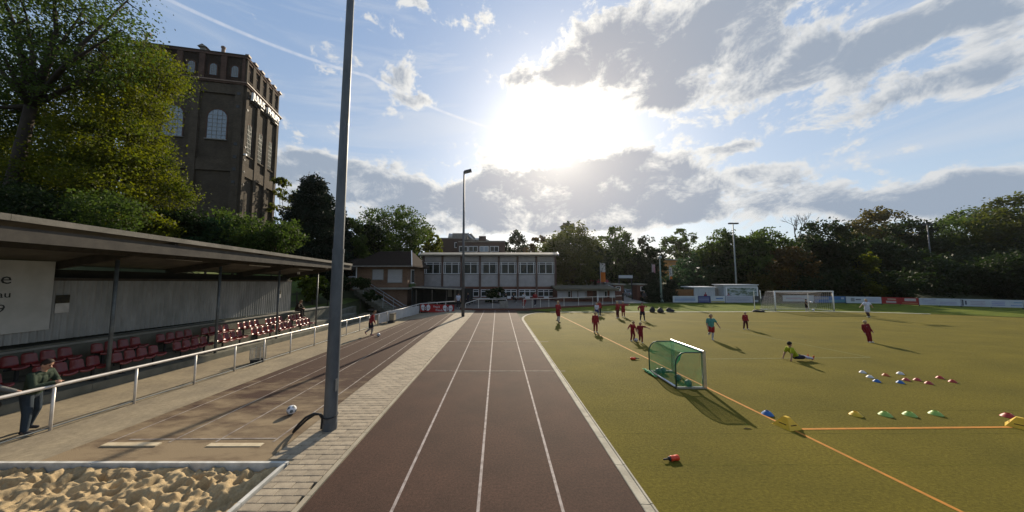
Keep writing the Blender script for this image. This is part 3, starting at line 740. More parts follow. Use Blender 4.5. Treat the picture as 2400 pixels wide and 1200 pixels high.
# black strap looped round the foot
sp_ = thing('strap', 'black flat strap tied round the foot of the thick mast, its loop sticking out', 'strap', b0)
mb = MB(); mb.tube([(.164*math.cos(a), .164*math.sin(a), .33+.02*math.sin(a)) for a in np.linspace(0,2*math.pi,20)[:-1]], .012, 6, closed=True); mb.build('ring', M_black, sp_, smooth=True)
lp = [(-.15,-.08,.30),(-.19,-.12,.40),(-.30,-.16,.43),(-.46,-.20,.36),(-.60,-.22,.22),(-.70,-.22,.09),(-.74,-.2,.02),(-.66,-.14,.10),(-.50,-.10,.26),(-.33,-.07,.37),(-.20,-.06,.38),(-.165,-.05,.32)]
pts = []
for i in range(len(lp)-1):
    for k in range(4): pts.append(Vector(lp[i]).lerp(Vector(lp[i+1]), k/4))
mb = MB(); n = len(pts); mb.tube(pts, .026, 8)
mb.build('loop', M_black, sp_, smooth=True)
MB().bar((-.165,-.04,.33),(-.175,-.05,.03),.045,.02).build('tail', M_black, sp_)
def mast(base, h, r0, r1, lab, heads, scale=1, mat=None):
    t = thing('floodlight_mast', lab, 'mast', base)
    MB().tube([(0,0,-.1),(0,0,h*.5),(0,0,h)], [r0,(r0+r1)/2,r1], 10).build('shaft', mat or M_mast, t, smooth=True)
    for (dx, dz, ang) in heads:
        MB().box((dx,-.1,h+dz),(.85*scale,.45*scale,.28*scale),ry=ang).build('lamp_head', M_dark, t)
    MB().bar((min(0,*[a[0] for a in heads]),0,h-.05),(max(0.05,*[a[0] for a in heads]),0,h-.05),.08).build('bracket', M_dark, t)
    return t
p = G(1085,742); mast(p, zat(402,p.y)-p.z, .15, .075, 'slim mast with one lamp head at the far end of the paved strip', [(.38,-.02,R(-14))], .8)
p = Vector((at(1727,690,48).x,48,0)); mast(p, zat(524,48), .13, .07, 'slim mast with two lamp heads rising among the trees behind the billboard', [(-.42,0,0),(.42,0,0)], .75, pm('mast_pale',(.22,.25,.25),(.17,.2,.2),4,.5))
p = Vector((at(2190,690,66).x,66,2)); mast(p, zat(526,66)-2, .15, .09, 'mast with reddish lamp heads half hidden by the tall dark trees', [(-.6,0,0),(.5,0,0)], 1)
# street lamp by the gate
t = thing('street_lamp', 'pale green lamp post by the entrance beside the dark conifers', 'lamp', Vector((at(1550,700,44).x,44,0)))
MB().tube([(0,0,0),(0,0,3),(0,0,6.3)], [.16,.11,.07], 10).build('post', pm('lamp_green',(.17,.24,.21),(.13,.19,.17),4,.5), t, smooth=True)
MB().lathe([(.05,6.3),(.24,6.38),(.28,6.6),(.14,6.75),(.03,6.8)],12).build('lantern', pm('lantern',(.3,.33,.32),None,4,.4), t, smooth=True)
MB().lathe([(.30,0),(.28,.22),(.14,.5)],12).build('foot', MATS['lamp_green'], t)
# ------------------------------------------------------------------ buildings
def brickmat(name, c1, c2, mortar, sc=1.0):
    mt = bpy.data.materials.new(name); mt.use_nodes = True; N = mt.node_tree.nodes; L = mt.node_tree.links; b = N['Principled BSDF']
    b.inputs['Roughness'].default_value = .9; b.inputs['Specular IOR Level'].default_value = .15
    tc = N.new('ShaderNodeTexCoord'); sp = N.new('ShaderNodeSeparateXYZ'); L.new(tc.outputs['Object'], sp.inputs[0])
    ad = N.new('ShaderNodeMath'); ad.operation = 'ADD'; L.new(sp.outputs[0], ad.inputs[0]); L.new(sp.outputs[1], ad.inputs[1])
    cb = N.new('ShaderNodeCombineXYZ'); L.new(ad.outputs[0], cb.inputs[0]); L.new(sp.outputs[2], cb.inputs[1])
    br = N.new('ShaderNodeTexBrick'); L.new(cb.outputs[0], br.inputs[0]); br.inputs['Scale'].default_value = 1; br.inputs['Brick Width'].default_value = .25*sc; br.inputs['Row Height'].default_value = .08*sc
    br.inputs['Mortar Size'].default_value = .009; br.inputs['Color1'].default_value = (*c1,1); br.inputs['Color2'].default_value = (*c2,1); br.inputs['Mortar'].default_value = (*mortar,1)
    n = N.new('ShaderNodeTexNoise'); n.inputs['Scale'].default_value = .45; n.inputs['Detail'].default_value = 7; n.inputs['Roughness'].default_value = .65; L.new(tc.outputs['Object'], n.inputs[0])
    r = N.new('ShaderNodeMapRange'); L.new(n.outputs[0], r.inputs[0]); r.inputs[1].default_value = .3; r.inputs[2].default_value = .7; r.inputs[3].default_value = .62; r.inputs[4].default_value = 1.15
    x = N.new('ShaderNodeVectorMath'); x.operation = 'SCALE'; L.new(br.outputs[0], x.inputs[0]); L.new(r.outputs[0], x.inputs[3]); L.new(x.outputs[0], b.inputs['Base Color']); return mt
M_tb = brickmat('tower_brick', (.088,.068,.047), (.058,.046,.033), (.085,.075,.06))
M_tbr = brickmat('tower_brick_red', (.100,.055,.040), (.068,.040,.030), (.09,.07,.055))
M_tbp = brickmat('tower_brick_panel', (.078,.060,.042), (.052,.042,.031), (.078,.07,.055))
M_hb = brickmat('house_brick', (.20,.12,.075), (.15,.085,.055), (.17,.13,.1))
M_glass = pm('window_glass', (.012,.018,.016), (.02,.026,.024), 2, .2, spec=.22)
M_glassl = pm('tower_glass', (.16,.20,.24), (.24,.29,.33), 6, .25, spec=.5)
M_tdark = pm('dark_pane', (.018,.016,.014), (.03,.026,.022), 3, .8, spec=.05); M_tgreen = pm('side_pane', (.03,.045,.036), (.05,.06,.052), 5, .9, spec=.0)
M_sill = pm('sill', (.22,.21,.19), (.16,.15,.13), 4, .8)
M_copper = pm('cornice_edge', (.20,.14,.10), (.15,.10,.075), 4, .6)

def arch(w, h, n=8):
    """closed outline of a round-headed opening: width w, total height h, sill at 0"""
    r = w/2; p = [(-r,0),(r,0)]
    p += [(r*math.cos(a), h-r+r*math.sin(a)) for a in np.linspace(0, math.pi, n+1)]
    return p
def tower():
    D = 42.0; c = at(556, 480, D); rot = R(11.5); zb = 4.0
    tw = thing('brick_tower', 'tall dark brick colliery tower with arched windows and white lettering', 'tower', (c.x, c.y, zb), rot)
    # local frame: x along the camera-facing front (negative to the left), y along the side face
    W_, Ds = 13.5, 9.1
    ZT = zat(134, D) - zb; ZC = zat(199, D) - zb
    cp = .22
    def panelwall(face):
        """piers and panels: recessed panels between piers, cut by bands"""
        L_ = W_ if face == 'f' else Ds
        if face == 'f':
            P = lambda u, d, z: (-u, -d, z)               # u to the left, d outwards
        else:
            P = lambda u, d, z: (d, u, z)
        def blk(name, u0, u1, z0, z1, d0, d1, mat):
            mb = MB(); a = [P(u0,d0,z0),P(u1,d0,z0),P(u1,d1,z0),P(u0,d1,z0),P(u0,d0,z1),P(u1,d0,z1),P(u1,d1,z1),P(u0,d1,z1)]
            mb.add(a, [(0,3,2,1),(4,5,6,7),(0,1,5,4),(1,2,6,5),(2,3,7,6),(3,0,4,7)]); return mb.build(name, mat, tw)
        return P, blk
    core = MB(); core.bb(-W_, 0, 0, Ds, 0, ZT-.4); core.build('wall', M_tbp, tw)
    d0, d1 = .004, .34
    def z_at(py): return zat(py, D) - zb
    # ---- side face (to the pitch): three bays
    P, blk = panelwall('s'); bays = 3; pier = .62; bw = (Ds - pier*(bays+1))/bays
    for k in range(bays+1): blk('pier', k*(bw+pier)-(.0 if k else -.245*0), k*(bw+pier)+pier, 0, ZC-.25, d0, d1, M_tb)
    zb1, zb2 = z_at(385), z_at(405)
    for k in range(bays):
        u0 = pier + k*(bw+pier); u1 = u0 + bw
        blk('band', u0, u1, zb2-.25, zb1+.1, d0, .26, M_tb); blk('band', u0, u1, ZC-1.9, ZC-.25, d0, .28, M_tb)
        wz0, wh = z_at(356), z_at(280)-z_at(356); wh = wh*1.0; cx = (u0+u1)/2; ww = bw*.62
        window(tw, P, cx, wz0, ww, wh, .03, 's')
    # lower small arched window in the middle bay
    window(tw, P, pier+bw+pier+bw*.5, z_at(520), bw*.45, 1.7, .03, 's')
    # ---- front face
    P2, blk2 = panelwall('f'); pier2 = .95; bw2 = 4.35; k = 0; u = 0
    while u < W_ - .5:
        blk2('pier', u, min(u+pier2, W_), 0, ZC-.25, d0, d1, M_tb)
        if u + pier2 + bw2 <= W_:
            a, b = u+pier2, u+pier2+bw2
            blk2('band', a, b, zb2+.1, zb1+.45, d0, .24, M_tb); blk2('band', a, b, ZC-1.75, ZC-.25, d0, .26, M_tb)
            window(tw, P2, (a+b)/2, z_at(330), bw2*.54, z_at(262)-z_at(330), .03, 'f')
        u += pier2 + bw2
    # cornice and attic
    mb = MB(); mb.bb(-W_-.35, .50, -.42, Ds+.35, ZC-.25, ZC+.0); mb.build('cornice', M_tbr, tw)
    mb = MB(); mb.bb(-W_-.45, .62, -.52, Ds+.45, ZC+.003, ZC+.16); mb.build('cornice_cap', M_copper, tw)
    core2 = MB(); core2.bb(-W_+.1, .0, .0, Ds-.1, ZC+.16, ZT-.35); core2.build('attic', M_tbr, tw)
    nb = 5; w = (Ds-.1)/nb
    for k in range(nb+1): blk('attic_pier', max(0,k*w-.32), min(k*w+.32, Ds-.1), ZC+.165, ZT-.36, .004, .22, M_tb)
    for k in range(nb):
        P_, cx = P, (k+.5)*w; window(tw, P, cx, ZC+1.0, w*.34, 1.55, .03, 's', dark=True)
        blk('attic_cap', k*w+.35, (k+1)*w-.35, ZT-.75, ZT-.36, .004, .16, M_tbr)
    u = 0; w2 = 2.7
    while u < W_:
        blk2('attic_pier', max(0,u-.35), min(u+.35, W_), ZC+.165, ZT-.36, .004, .2, M_tbr)
        if u + w2 < W_: window(tw, P2, u+w2/2, ZC+1.0, .85, 1.7, .03, 'f', sill=False)
        u += w2
    mb = MB(); mb.bb(-W_, .28, -.26, Ds, ZT-.35, ZT); mb.build('parapet', M_tbr, tw)
    for k in range(nb+1): MB().bb(.0,.45,max(-.3,k*w-.4),k*w+.4,ZT+.003,ZT+.28).build('coping', M_copper, tw)
    MB().bb(-W_-.1,.34,-.34,-.02,ZT+.003,ZT+.1).build('coping', M_beam, tw)
    # wall anchors
    for z in (z_at(225),z_at(255),z_at(342),z_at(372),z_at(400),z_at(430)):
        MB().bar((d1+.02,.35,z-.18),(d1+.02,.35,z+.18),.06).bar((d1+.05,.17,z),(d1+.05,.53,z),.06).build('wall_anchor', M_dark, tw)
        MB().box((-.5,-d1-.02,z+.1),(.42,.04,.42)).build('wall_anchor', M_dark, tw)
    # lettering on the side face
    text('lettering', 'JULIUS', M_white, tw, (d1+.30, .75, ZC-1.55), (R(90),0,R(90)), 1.45, .16, sx=.74)
    text('lettering', 'PHILIPP', M_white, tw, (d1+.30, 4.75, ZC-1.55), (R(90),0,R(90)), 1.45, .16, sx=.74)
    MB().bb(d1+.02,d1+.14,.6,8.6,ZC-1.72,ZC-1.62).build('letter_rail', M_dark, tw)
    # roof vents
    def u_at(px): return (at(px,120,D).x - c.x)
    x1 = u_at(378); MB().tube([(x1,.5,ZT-.3),(x1,.5,ZT+1.75)],.15,8).tube([(x1-.1,.5,ZT+1.75),(x1+.5,.5,ZT+1.9)],.26,8).build('vent_pipe', M_dark, tw)
    x1 = u_at(488); MB().bb(x1-.35,x1+.35,.3,1.0,ZT-.3,ZT+.9).prism([(x1-.6,.1,ZT+.9),(x1+.6,.1,ZT+.9),(x1,.1,ZT+1.3)],(0,1.1,0)).build('roof_cowl', M_sill, tw)
    x1 = u_at(527); MB().lathe([(.22,ZT-.3),(.22,ZT+1.2),(.28,ZT+1.2),(.28,ZT+1.4),(.1,ZT+1.55)],10,(x1,.45,0)).build('chimney', M_copper, tw)
    MB().box((d1+.2,.15,z_at(361)),(.3,.3,.25)).build('camera_box', M_white, tw)
def window(tw, P, cx, z0, w, h, d, face, dark=False, sill=True):
    ol = arch(w, h); n = len(ol)
    f = lambda x, z, dd: P(cx + x, dd, z0 + z)
    fr = arch(w+.28, h+.14)
    mb = MB(); N_ = Vector(P(0,1,0)) - Vector(P(0,0,0))
    # brick surround ring
    a = [f(x,z,.0) for x, z in ol]; b = [f(x*(w+.34)/w, z*(h+.17)/h, .0) for x, z in ol]
    vs = [Vector(p)+N_*.05 for p in b] + [Vector(p)+N_*.05 for p in a] + [Vector(p)+N_*.003 for p in b]
    mb.add(vs, [(i,(i+1)%n,n+(i+1)%n,n+i) for i in range(n)] + [(2*n+i,2*n+(i+1)%n,(i+1)%n,i) for i in range(n)])
    wd = mb.build('window', M_tbr, tw)
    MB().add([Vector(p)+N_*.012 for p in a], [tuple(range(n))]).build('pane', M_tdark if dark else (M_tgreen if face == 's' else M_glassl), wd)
    mb = MB()
    if not dark:
        for k in range(1,4): x = -w/2+w*k/4; zt = h-w/2+math.sqrt(max(0,(w/2)**2-x*x)); mb.bar(Vector(f(x,.05,0))+N_*.03, Vector(f(x,zt,0))+N_*.03, .035)
        for k in range(1,7): z = h*k/7.5; mb.bar(Vector(f(-w/2,z,0))+N_*.036, Vector(f(w/2,z,0))+N_*.036, .03)
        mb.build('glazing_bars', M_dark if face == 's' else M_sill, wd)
    if sill:
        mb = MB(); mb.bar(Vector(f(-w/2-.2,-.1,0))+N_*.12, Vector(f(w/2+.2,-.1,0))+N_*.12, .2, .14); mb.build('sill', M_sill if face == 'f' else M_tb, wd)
tower()

# ---- main hall: seven bays
M_panel = pm('render_panel', (.33,.315,.31), (.27,.26,.255), 1.2, .9, spec=.05)
M_mull = pm('white_frame', (.62,.63,.64), (.54,.55,.57), 4, .5)
M_col = pm('brown_pilaster', (.10,.062,.05), (.075,.05,.042), 3, .85)
def hall():
    Y = 46.0; X0, X1 = at(992,650,Y).x, at(1302,650,Y).x
    z = lambda py: zat(py, Y)
    t = thing('sports_hall', 'long two-storey pale hall with seven window bays and flat overhanging roof', 'building', ((X0+X1)/2, Y, 0)); o = tuple(t.location)
    B = lambda name, mb, mat, par=None: mb.build(name, mat, par or t, org=o)
    B('wall', MB().bb(X0,X1,Y+.3,Y+11,0,z(597)), M_panel)
    nb = 7; bw = (X1-X0)/nb
    B('plinth_wall', MB().bb(X0,X1,Y+.02,Y+.297,.0,z(700)), M_brick)
    B('lintel_band', MB().bb(X0,X1,Y+.10,Y+.297,z(678),z(672)), M_brick)
    for k in range(nb+1):
        x = X0+k*bw; B('pilaster', MB().bb(x-.14,x+.14,Y-.06,Y+.297,0.005,z(600)), M_col)
    for k in range(nb):
        a, b = X0+k*bw+.15, X0+(k+1)*bw-.15
        B('upper_panel', MB().bb(a,b,Y+.12,Y+.296,z(612),z(601)), M_panel)
        B('lower_panel', MB().bb(a,b,Y+.12,Y+.296,z(671.5),z(644.5)), M_panel)
        B('rail_band', MB().bb(a,b,Y+.10,Y+.297,z(644),z(642.2)), M_sill)
        B('rail_band', MB().bb(a,b,Y+.10,Y+.297,z(613.8),z(612.4)), M_sill)
        w = B('window', MB().bb(a+.02,b-.02,Y+.22,Y+.295,z(642),z(614)), M_dark)
        zz0, zz1 = z(641.6), z(614.4); zt = z(619.0)
        xs = [a+.04, a+.28*1.0, (a+b)/2, b-.28, b-.04]; 
        for i in range(4):
            B('pane', MB().bb(xs[i]+.03,xs[i+1]-.03,Y+.19,Y+.215,zz0+.05,zt-.04), M_glass, w)
            B('pane', MB().bb(xs[i]+.03,xs[i+1]-.03,Y+.19,Y+.215,zt+.04,zz1-.03), M_glass, w)
        fr = MB()
        for x in xs: fr.bb(x-.045,x+.045,Y+.13,Y+.19,zz0,zz1)
        for zz in (zz0+.03, zt, zz1-.03): fr.bb(a+.0,b-.0,Y+.125,Y+.186,zz-.04,zz+.04)
        B('frame', fr, M_mull, w)
        # ground floor doors and windows
        zg0, zg1 = .15, z(678.5); d = B('ground_window', MB().bb(a+.02,b-.02,Y+.22,Y+.295,zg0,zg1), M_dark)
        x3 = [a+.04, a+(b-a)*.36, a+(b-a)*.66, b-.04]; zk = z(694.5)
        for i in range(3):
            B('pane', MB().bb(x3[i]+.05,x3[i+1]-.05,Y+.19,Y+.215,zk,zg1-.35), M_glass, d); B('pane', MB().bb(x3[i]+.05,x3[i+1]-.05,Y+.19,Y+.215,zg1-.28,zg1-.05), M_glass, d)
        fr = MB()
        for x in x3: fr.bb(x-.05,x+.05,Y+.13,Y+.19,zg0 if k > 2 else zk,zg1)
        for zz in (zg1-.04, zg1-.31, zk): fr.bb(a,b,Y+.125,Y+.186,zz-.04,zz+.04)
        B('frame', fr, M_mull, d)
        if k >= 3: B('door_panel', MB().bb(x3[1]+.05,x3[2]-.05,Y+.15,Y+.22,.16,zk-.05), M_mull, d)
        else: B('apron', MB().bb(a,b,Y+.05,Y+.20,.0,zk-.06), M_brick, d)
        for i in ((0,2) if k >= 3 else (0,1,2)):
            if k >= 3: B('apron', MB().bb(x3[i],x3[i+1],Y+.10,Y+.20,.0,zk-.06), M_brick, d)
    zr = z(599); ov = .5
    rf = B('roof', MB().prism([(X0-ov,Y-.75,zr),(X0-ov,Y-.75,zr+.14),(X0-ov+.3,Y+.2,zr+.50),(X0-ov+.3,Y+11,zr+.60),(X0-ov+.3,Y+11,zr)],(X1-X0+2*ov-.3,0,0)), pm('hall_roof', (.34,.31,.25), (.25,.225,.18), 1.2, .8))
    for s_, x in ((1,X0-ov),(1,X1+ov-.1)): B('verge', MB().prism([(x-.1,Y-.8,zr-.02),(x-.1,Y-.8,zr+.2),(x-.1,Y+.25,zr+.62),(x-.1,Y+.25,zr+.4)],(.12,0,0)), M_mull, rf)
    for px in (1113,1150): B('roof_vent', MB().lathe([(.18,0),(.18,.2),(.08,.3)],10,(at(px,592,Y).x,Y+1.5,zr+.5)), M_sill, rf)
    B('downpipe', MB().bb(X1+.16,X1+.42,Y-.2,Y+.05,0.2,z(676)), M_mull)
hall()

# ---- brick building with roof ducts behind the hall
def backbuilding():
    Y = 66.0; z = lambda py: zat(py,Y); x = lambda px: at(px,600,Y).x
    t = thing('factory_building', 'dark brick flat-roofed building with silver roof ducts behind the hall', 'building', (x(1100),Y,2)); o = tuple(t.location)
    B = lambda name, mb, mat, par=None, sm_=False: mb.build(name, mat, par or t, org=o, smooth=sm_)
    bm_ = pm('dull_brick', (.075,.048,.038), (.055,.036,.03), 5, .9)
    B('high_wall', MB().bb(x(1024),x(1084),Y,Y+12,2,z(559.5)), bm_); B('low_wall', MB().bb(x(1075),x(1183),Y-3,Y+10,2,z(568)), bm_)
    B('coping', MB().bb(x(1024)-.1,x(1084)+.1,Y-.1,Y+12,z(559.5)+.003,z(559.5)+.2), M_sill)
    ys = Y-3
    zz = lambda py: zat(py,ys); xx = lambda px: at(px,600,ys).x
    B('coping', MB().bb(xx(1075)-.1,xx(1183)+.1,ys-.1,ys+13,zz(568)+.05,zz(568)+.25), M_sill)
    for a, b in ((1076,1096),(1098,1120),(1124,1145),(1148,1169)):
        w = B('window', MB().bb(xx(a),xx(b),ys-.10,ys-.02,zz(590),zz(577)), M_mull)
        m_ = (a+b)/2
        for c_, d_ in ((a+1.3,m_-.6),(m_+.6,b-1.3)): B('pane', MB().bb(xx(c_),xx(d_),ys-.13,ys-.104,zz(589),zz(578.3)), M_glassl if a == 1124 else M_glass, w)
    w = B('window', MB().bb(x(1065),x(1072),Y-.1,Y-.02,z(581),z(568)), M_mull); B('pane', MB().bb(x(1066.5),x(1071),Y-.13,Y-.104,z(579.5),z(569.5)), M_glass, w)
    md = pm('duct', (.42,.42,.40), (.33,.33,.32), 4, .35, metal=.6); Yd = Y+3
    q = lambda px, py: at(px,py,Yd)
    B('duct', MB().tube([q(1052,554),q(1068,557),q(1085,554)],.75,12), md, None, True)
    B('plant_room', MB().bb(q(1062,550).x,q(1096,550).x,Yd-1,Yd+2,z(560),q(1062,548).z), M_sill)
    B('duct', MB().tube([q(1095,548),q(1112,566)],.5,10), md, None, True); B('duct', MB().tube([q(1101,549),q(1116,566)],.42,10), M_sill, None, True)
    B('duct', MB().tube([q(1085,563),q(1138,561.5),q(1146,568)],.42,10), md, None, True)
    B('chimney', MB().bb(q(1123,550).x,q(1139,550).x,Yd-.6,Yd+1,z(566),q(1123,554).z), bm_)
backbuilding()

# ---- brick club house on the bank
def house():
    Y = 36.5; z = lambda py: zat(py,Y); x = lambda px: at(px,650,Y).x
    t = thing('club_house', 'brick club house with dark hipped roof, shutters and outside stairs', 'house', (x(900),Y,0)); o = tuple(t.location)
    B = lambda name, mb, mat, par=None: mb.build(name, mat, par or t, org=o)
    XL, XR = x(836), x(952); zs = z(675); ze = z(624); zr = z(585)
    M_rt = pm('roof_tiles', (.032,.026,.023), (.048,.038,.032), 9, .95, .6, 12, stretch=(1,1,3), spec=.02)
    B('lower_wall', MB().bb(XL+1.2,XR+.1,Y+.25,Y+8,-.6,zs-.16), M_hb)
    B('floor_slab', MB().bb(XL-.3,XR+.5,Y-.35,Y+8.2,zs-.155,zs+.05), M_conc)
    B('upper_wall', MB().bb(XL,XR+.2,Y,Y+8,zs+.055,ze+.02), M_hb)
    XE0, XE1 = XL-.7, XR+.9; yf, yb = Y-.8, Y+8.8; r0, r1 = x(850), x(957)
    p = [(XE0,yf,ze-.08),(XE1,yf,ze-.08),(XE1,yb,ze-.08),(XE0,yb,ze-.08),(r0+.6,Y+3.6,zr),(r1-.8,Y+3.6,zr),(r1-.8,Y+4.4,zr),(r0+.6,Y+4.4,zr)]
    p2 = [(a,b,c+.14 if i < 4 else c+.1) for i,(a,b,c) in enumerate(p)]
    rf = B('roof', MB().add(p+p2, [(8,9,13,12),(9,10,14,13),(10,11,15,14),(11,8,12,15),(12,13,14,15),(0,1,9,8),(1,2,10,9),(2,3,11,10),(3,0,8,11),(3,2,1,0)]), M_rt)
    # courses of tiles on the front slope
    for k in range(1,14):
        f = k/14; a = Vector(p2[0]).lerp(Vector(p2[4]),f); b = Vector(p2[1]).lerp(Vector(p2[5]),f); B('tile_course', MB().bar(a+Vector((.05,-.02,.02)), b+Vector((-.05,-.02,.02)), .12, .05), M_rt, rf)
    B('verge_board', MB().bar((XE1,yf,ze+.0),(r1-.7,Y+3.6,zr+.12),.1,.22), M_mull, rf)
    B('gutter', MB().bar((XE0,yf-.06,ze-.03),(XE1,yf-.06,ze-.03),.13,.12), M_sill, rf)
    M_shut = pm('shutter', (.36,.36,.36), (.29,.29,.29), 3, .6, stretch=(1,1,12))
    for a, b, c, d in ((874,898,655,632),(910,942,662,632)):
        w = B('window', MB().bb(x(a)-.07,x(b)+.07,Y-.06,Y-.004,z(c)-.07,z(d)+.07), M_sill)
        n = 10; zz0, zz1 = z(c), z(d)
        for k in range(n): B('shutter_slat', MB().bb(x(a),x(b),Y-.10,Y-.065,zz0+(zz1-zz0)*k/n+.006,zz0+(zz1-zz0)*(k+1)/n-.006), M_shut, w)
    xs = XR+.2
    w = B('window', MB().bb(xs+.004,xs+.06,Y+1.2,Y+2.6,zs+.55,ze-.35), M_mull); B('pane', MB().bb(xs+.065,xs+.085,Y+1.3,Y+2.5,zs+.65,ze-.45), M_glass, w); B('sill', MB().bb(xs,xs+.25,Y+1.1,Y+2.7,zs+.42,zs+.53), M_conc, w)
    B('door', MB().bb(x(813)-.3,x(835)+.0,Y+2.0,Y+2.1,zs,ze-.3), M_dark)
    B('entrance_wing', MB().bb(x(800)-2.5,XL-.005,Y+2.1,Y+8,-.6,ze-.3), M_hb)
    B('wing_roof', MB().prism([(x(800)-3.2,Y+1.2,ze-.36),(XL-.1,Y+1.2,ze-.36),(XL-.1,Y+4.8,zr-.9),(x(800)-1.2,Y+4.8,zr-.9)],(0,.05,.12)), M_rt)
    B('porch_frame', MB().bar((x(838),Y-.3,zs),(x(838),Y-.3,ze-.1),.09).bar((x(820),Y-.3,zs+1.35),(x(838),Y-.3,zs+1.35),.07), M_mull)
    B('balcony_plant_box', MB().bb(XR+.3,XR+.48,Y+.3,Y+2.4,zs+.055,zs+.5), pm('plant_green',(.05,.08,.02),(.03,.05,.012),9,.9,.8,20))
    # stairs to the pitch
    a = at(845,655,Y-.5); b = at(935,712,33.0); s_ = thing('outdoor_stairs', 'outdoor concrete stairs with metal handrails leading down from the club house', 'stairs', b); n = 13
    a = Vector((x(848),Y-.5,zs)); b = Vector((b.x,b.y,gz(b.x,b.y)))
    d = (b-a); dh = Vector((d.x,d.y,0)); nn = Vector((-dh.y,dh.x,0)).normalized(); rzz = math.atan2(dh.y,dh.x)
    for k in range(n):
        f = (k+.5)/n; pz = a.z + d.z*(k+1)/n; c = a + d*f
        MB().box((c.x,c.y,pz-.3),(dh.length/n-.006,1.5,.6),rz=rzz).build('tread', M_concd, s_, org=tuple(s_.location))
    for sd in (-.75,.75):
        for hh in ((.9,.55) if sd > 0 else (.9,)):
            MB().tube([a+nn*sd+Vector((0,0,hh)), b+nn*sd+Vector((0,0,hh)), b+nn*sd+dh.normalized()*.35+Vector((0,0,hh-.05))],.04,6).build('handrail', M_steel, s_, org=tuple(s_.location))
        for f in (0,.25,.5,.75,1.0): MB().tube([a+d*f+nn*sd+Vector((0,0,-.1)), a+d*f+nn*sd+Vector((0,0,.9))],.03,6).build('baluster', M_steel, s_, org=tuple(s_.location))
house()

# ---- dark shelter beside the hall
def shelter():
    Y = 35.2; x = lambda px: at(px,690,Y).x; z = lambda py: zat(py,Y)
    t = thing('open_shelter', 'dark open-fronted shelter with flat roof and pale roof edge', 'shelter', (x(1020),Y,0)); o = tuple(t.location)
    B = lambda name, mb, mat: mb.build(name, mat, t, org=o)
    zl, zr = z(672.5), z(678)
    B('roof', MB().prism([(x(966),Y,zl-.06),(x(1080),Y,zr-.06),(x(1080),Y,zr),(x(966),Y,zl)],(0,5.5,0)), M_beam)
    B('roof_edge', MB().bar((x(966),Y-.04,zl-.02),(x(1080),Y-.04,zr-.02),.05,.13), M_conc)
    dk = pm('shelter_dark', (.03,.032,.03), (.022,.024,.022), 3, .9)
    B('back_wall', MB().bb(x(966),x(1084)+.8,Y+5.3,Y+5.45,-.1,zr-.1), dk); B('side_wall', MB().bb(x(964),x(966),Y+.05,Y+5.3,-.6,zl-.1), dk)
    for px in (975,1012,1046,1076): B('post', MB().bb(x(px)-.06,x(px)+.06,Y+.1,Y+.22,-.3,zr-.08), M_beam)
    B('notice_panel', MB().bb(x(1033),x(1043),Y+5.1,Y+5.25,1.0,2.0), M_conc); B('light_panel', MB().bb(x(1050),x(1056),Y+4.8,Y+4.9,.3,2.2), M_sill)
    for a, b in ((985,1003),(1012,1030)): B('bench', MB().bb(x(a),x(b),Y+3.6,Y+4.1,.38,.46).bb(x(a)+.1,x(a)+.2,Y+3.7,Y+4.0,-.2,.378).bb(x(b)-.2,x(b)-.1,Y+3.7,Y+4.0,-.2,.378), M_concd)
shelter()

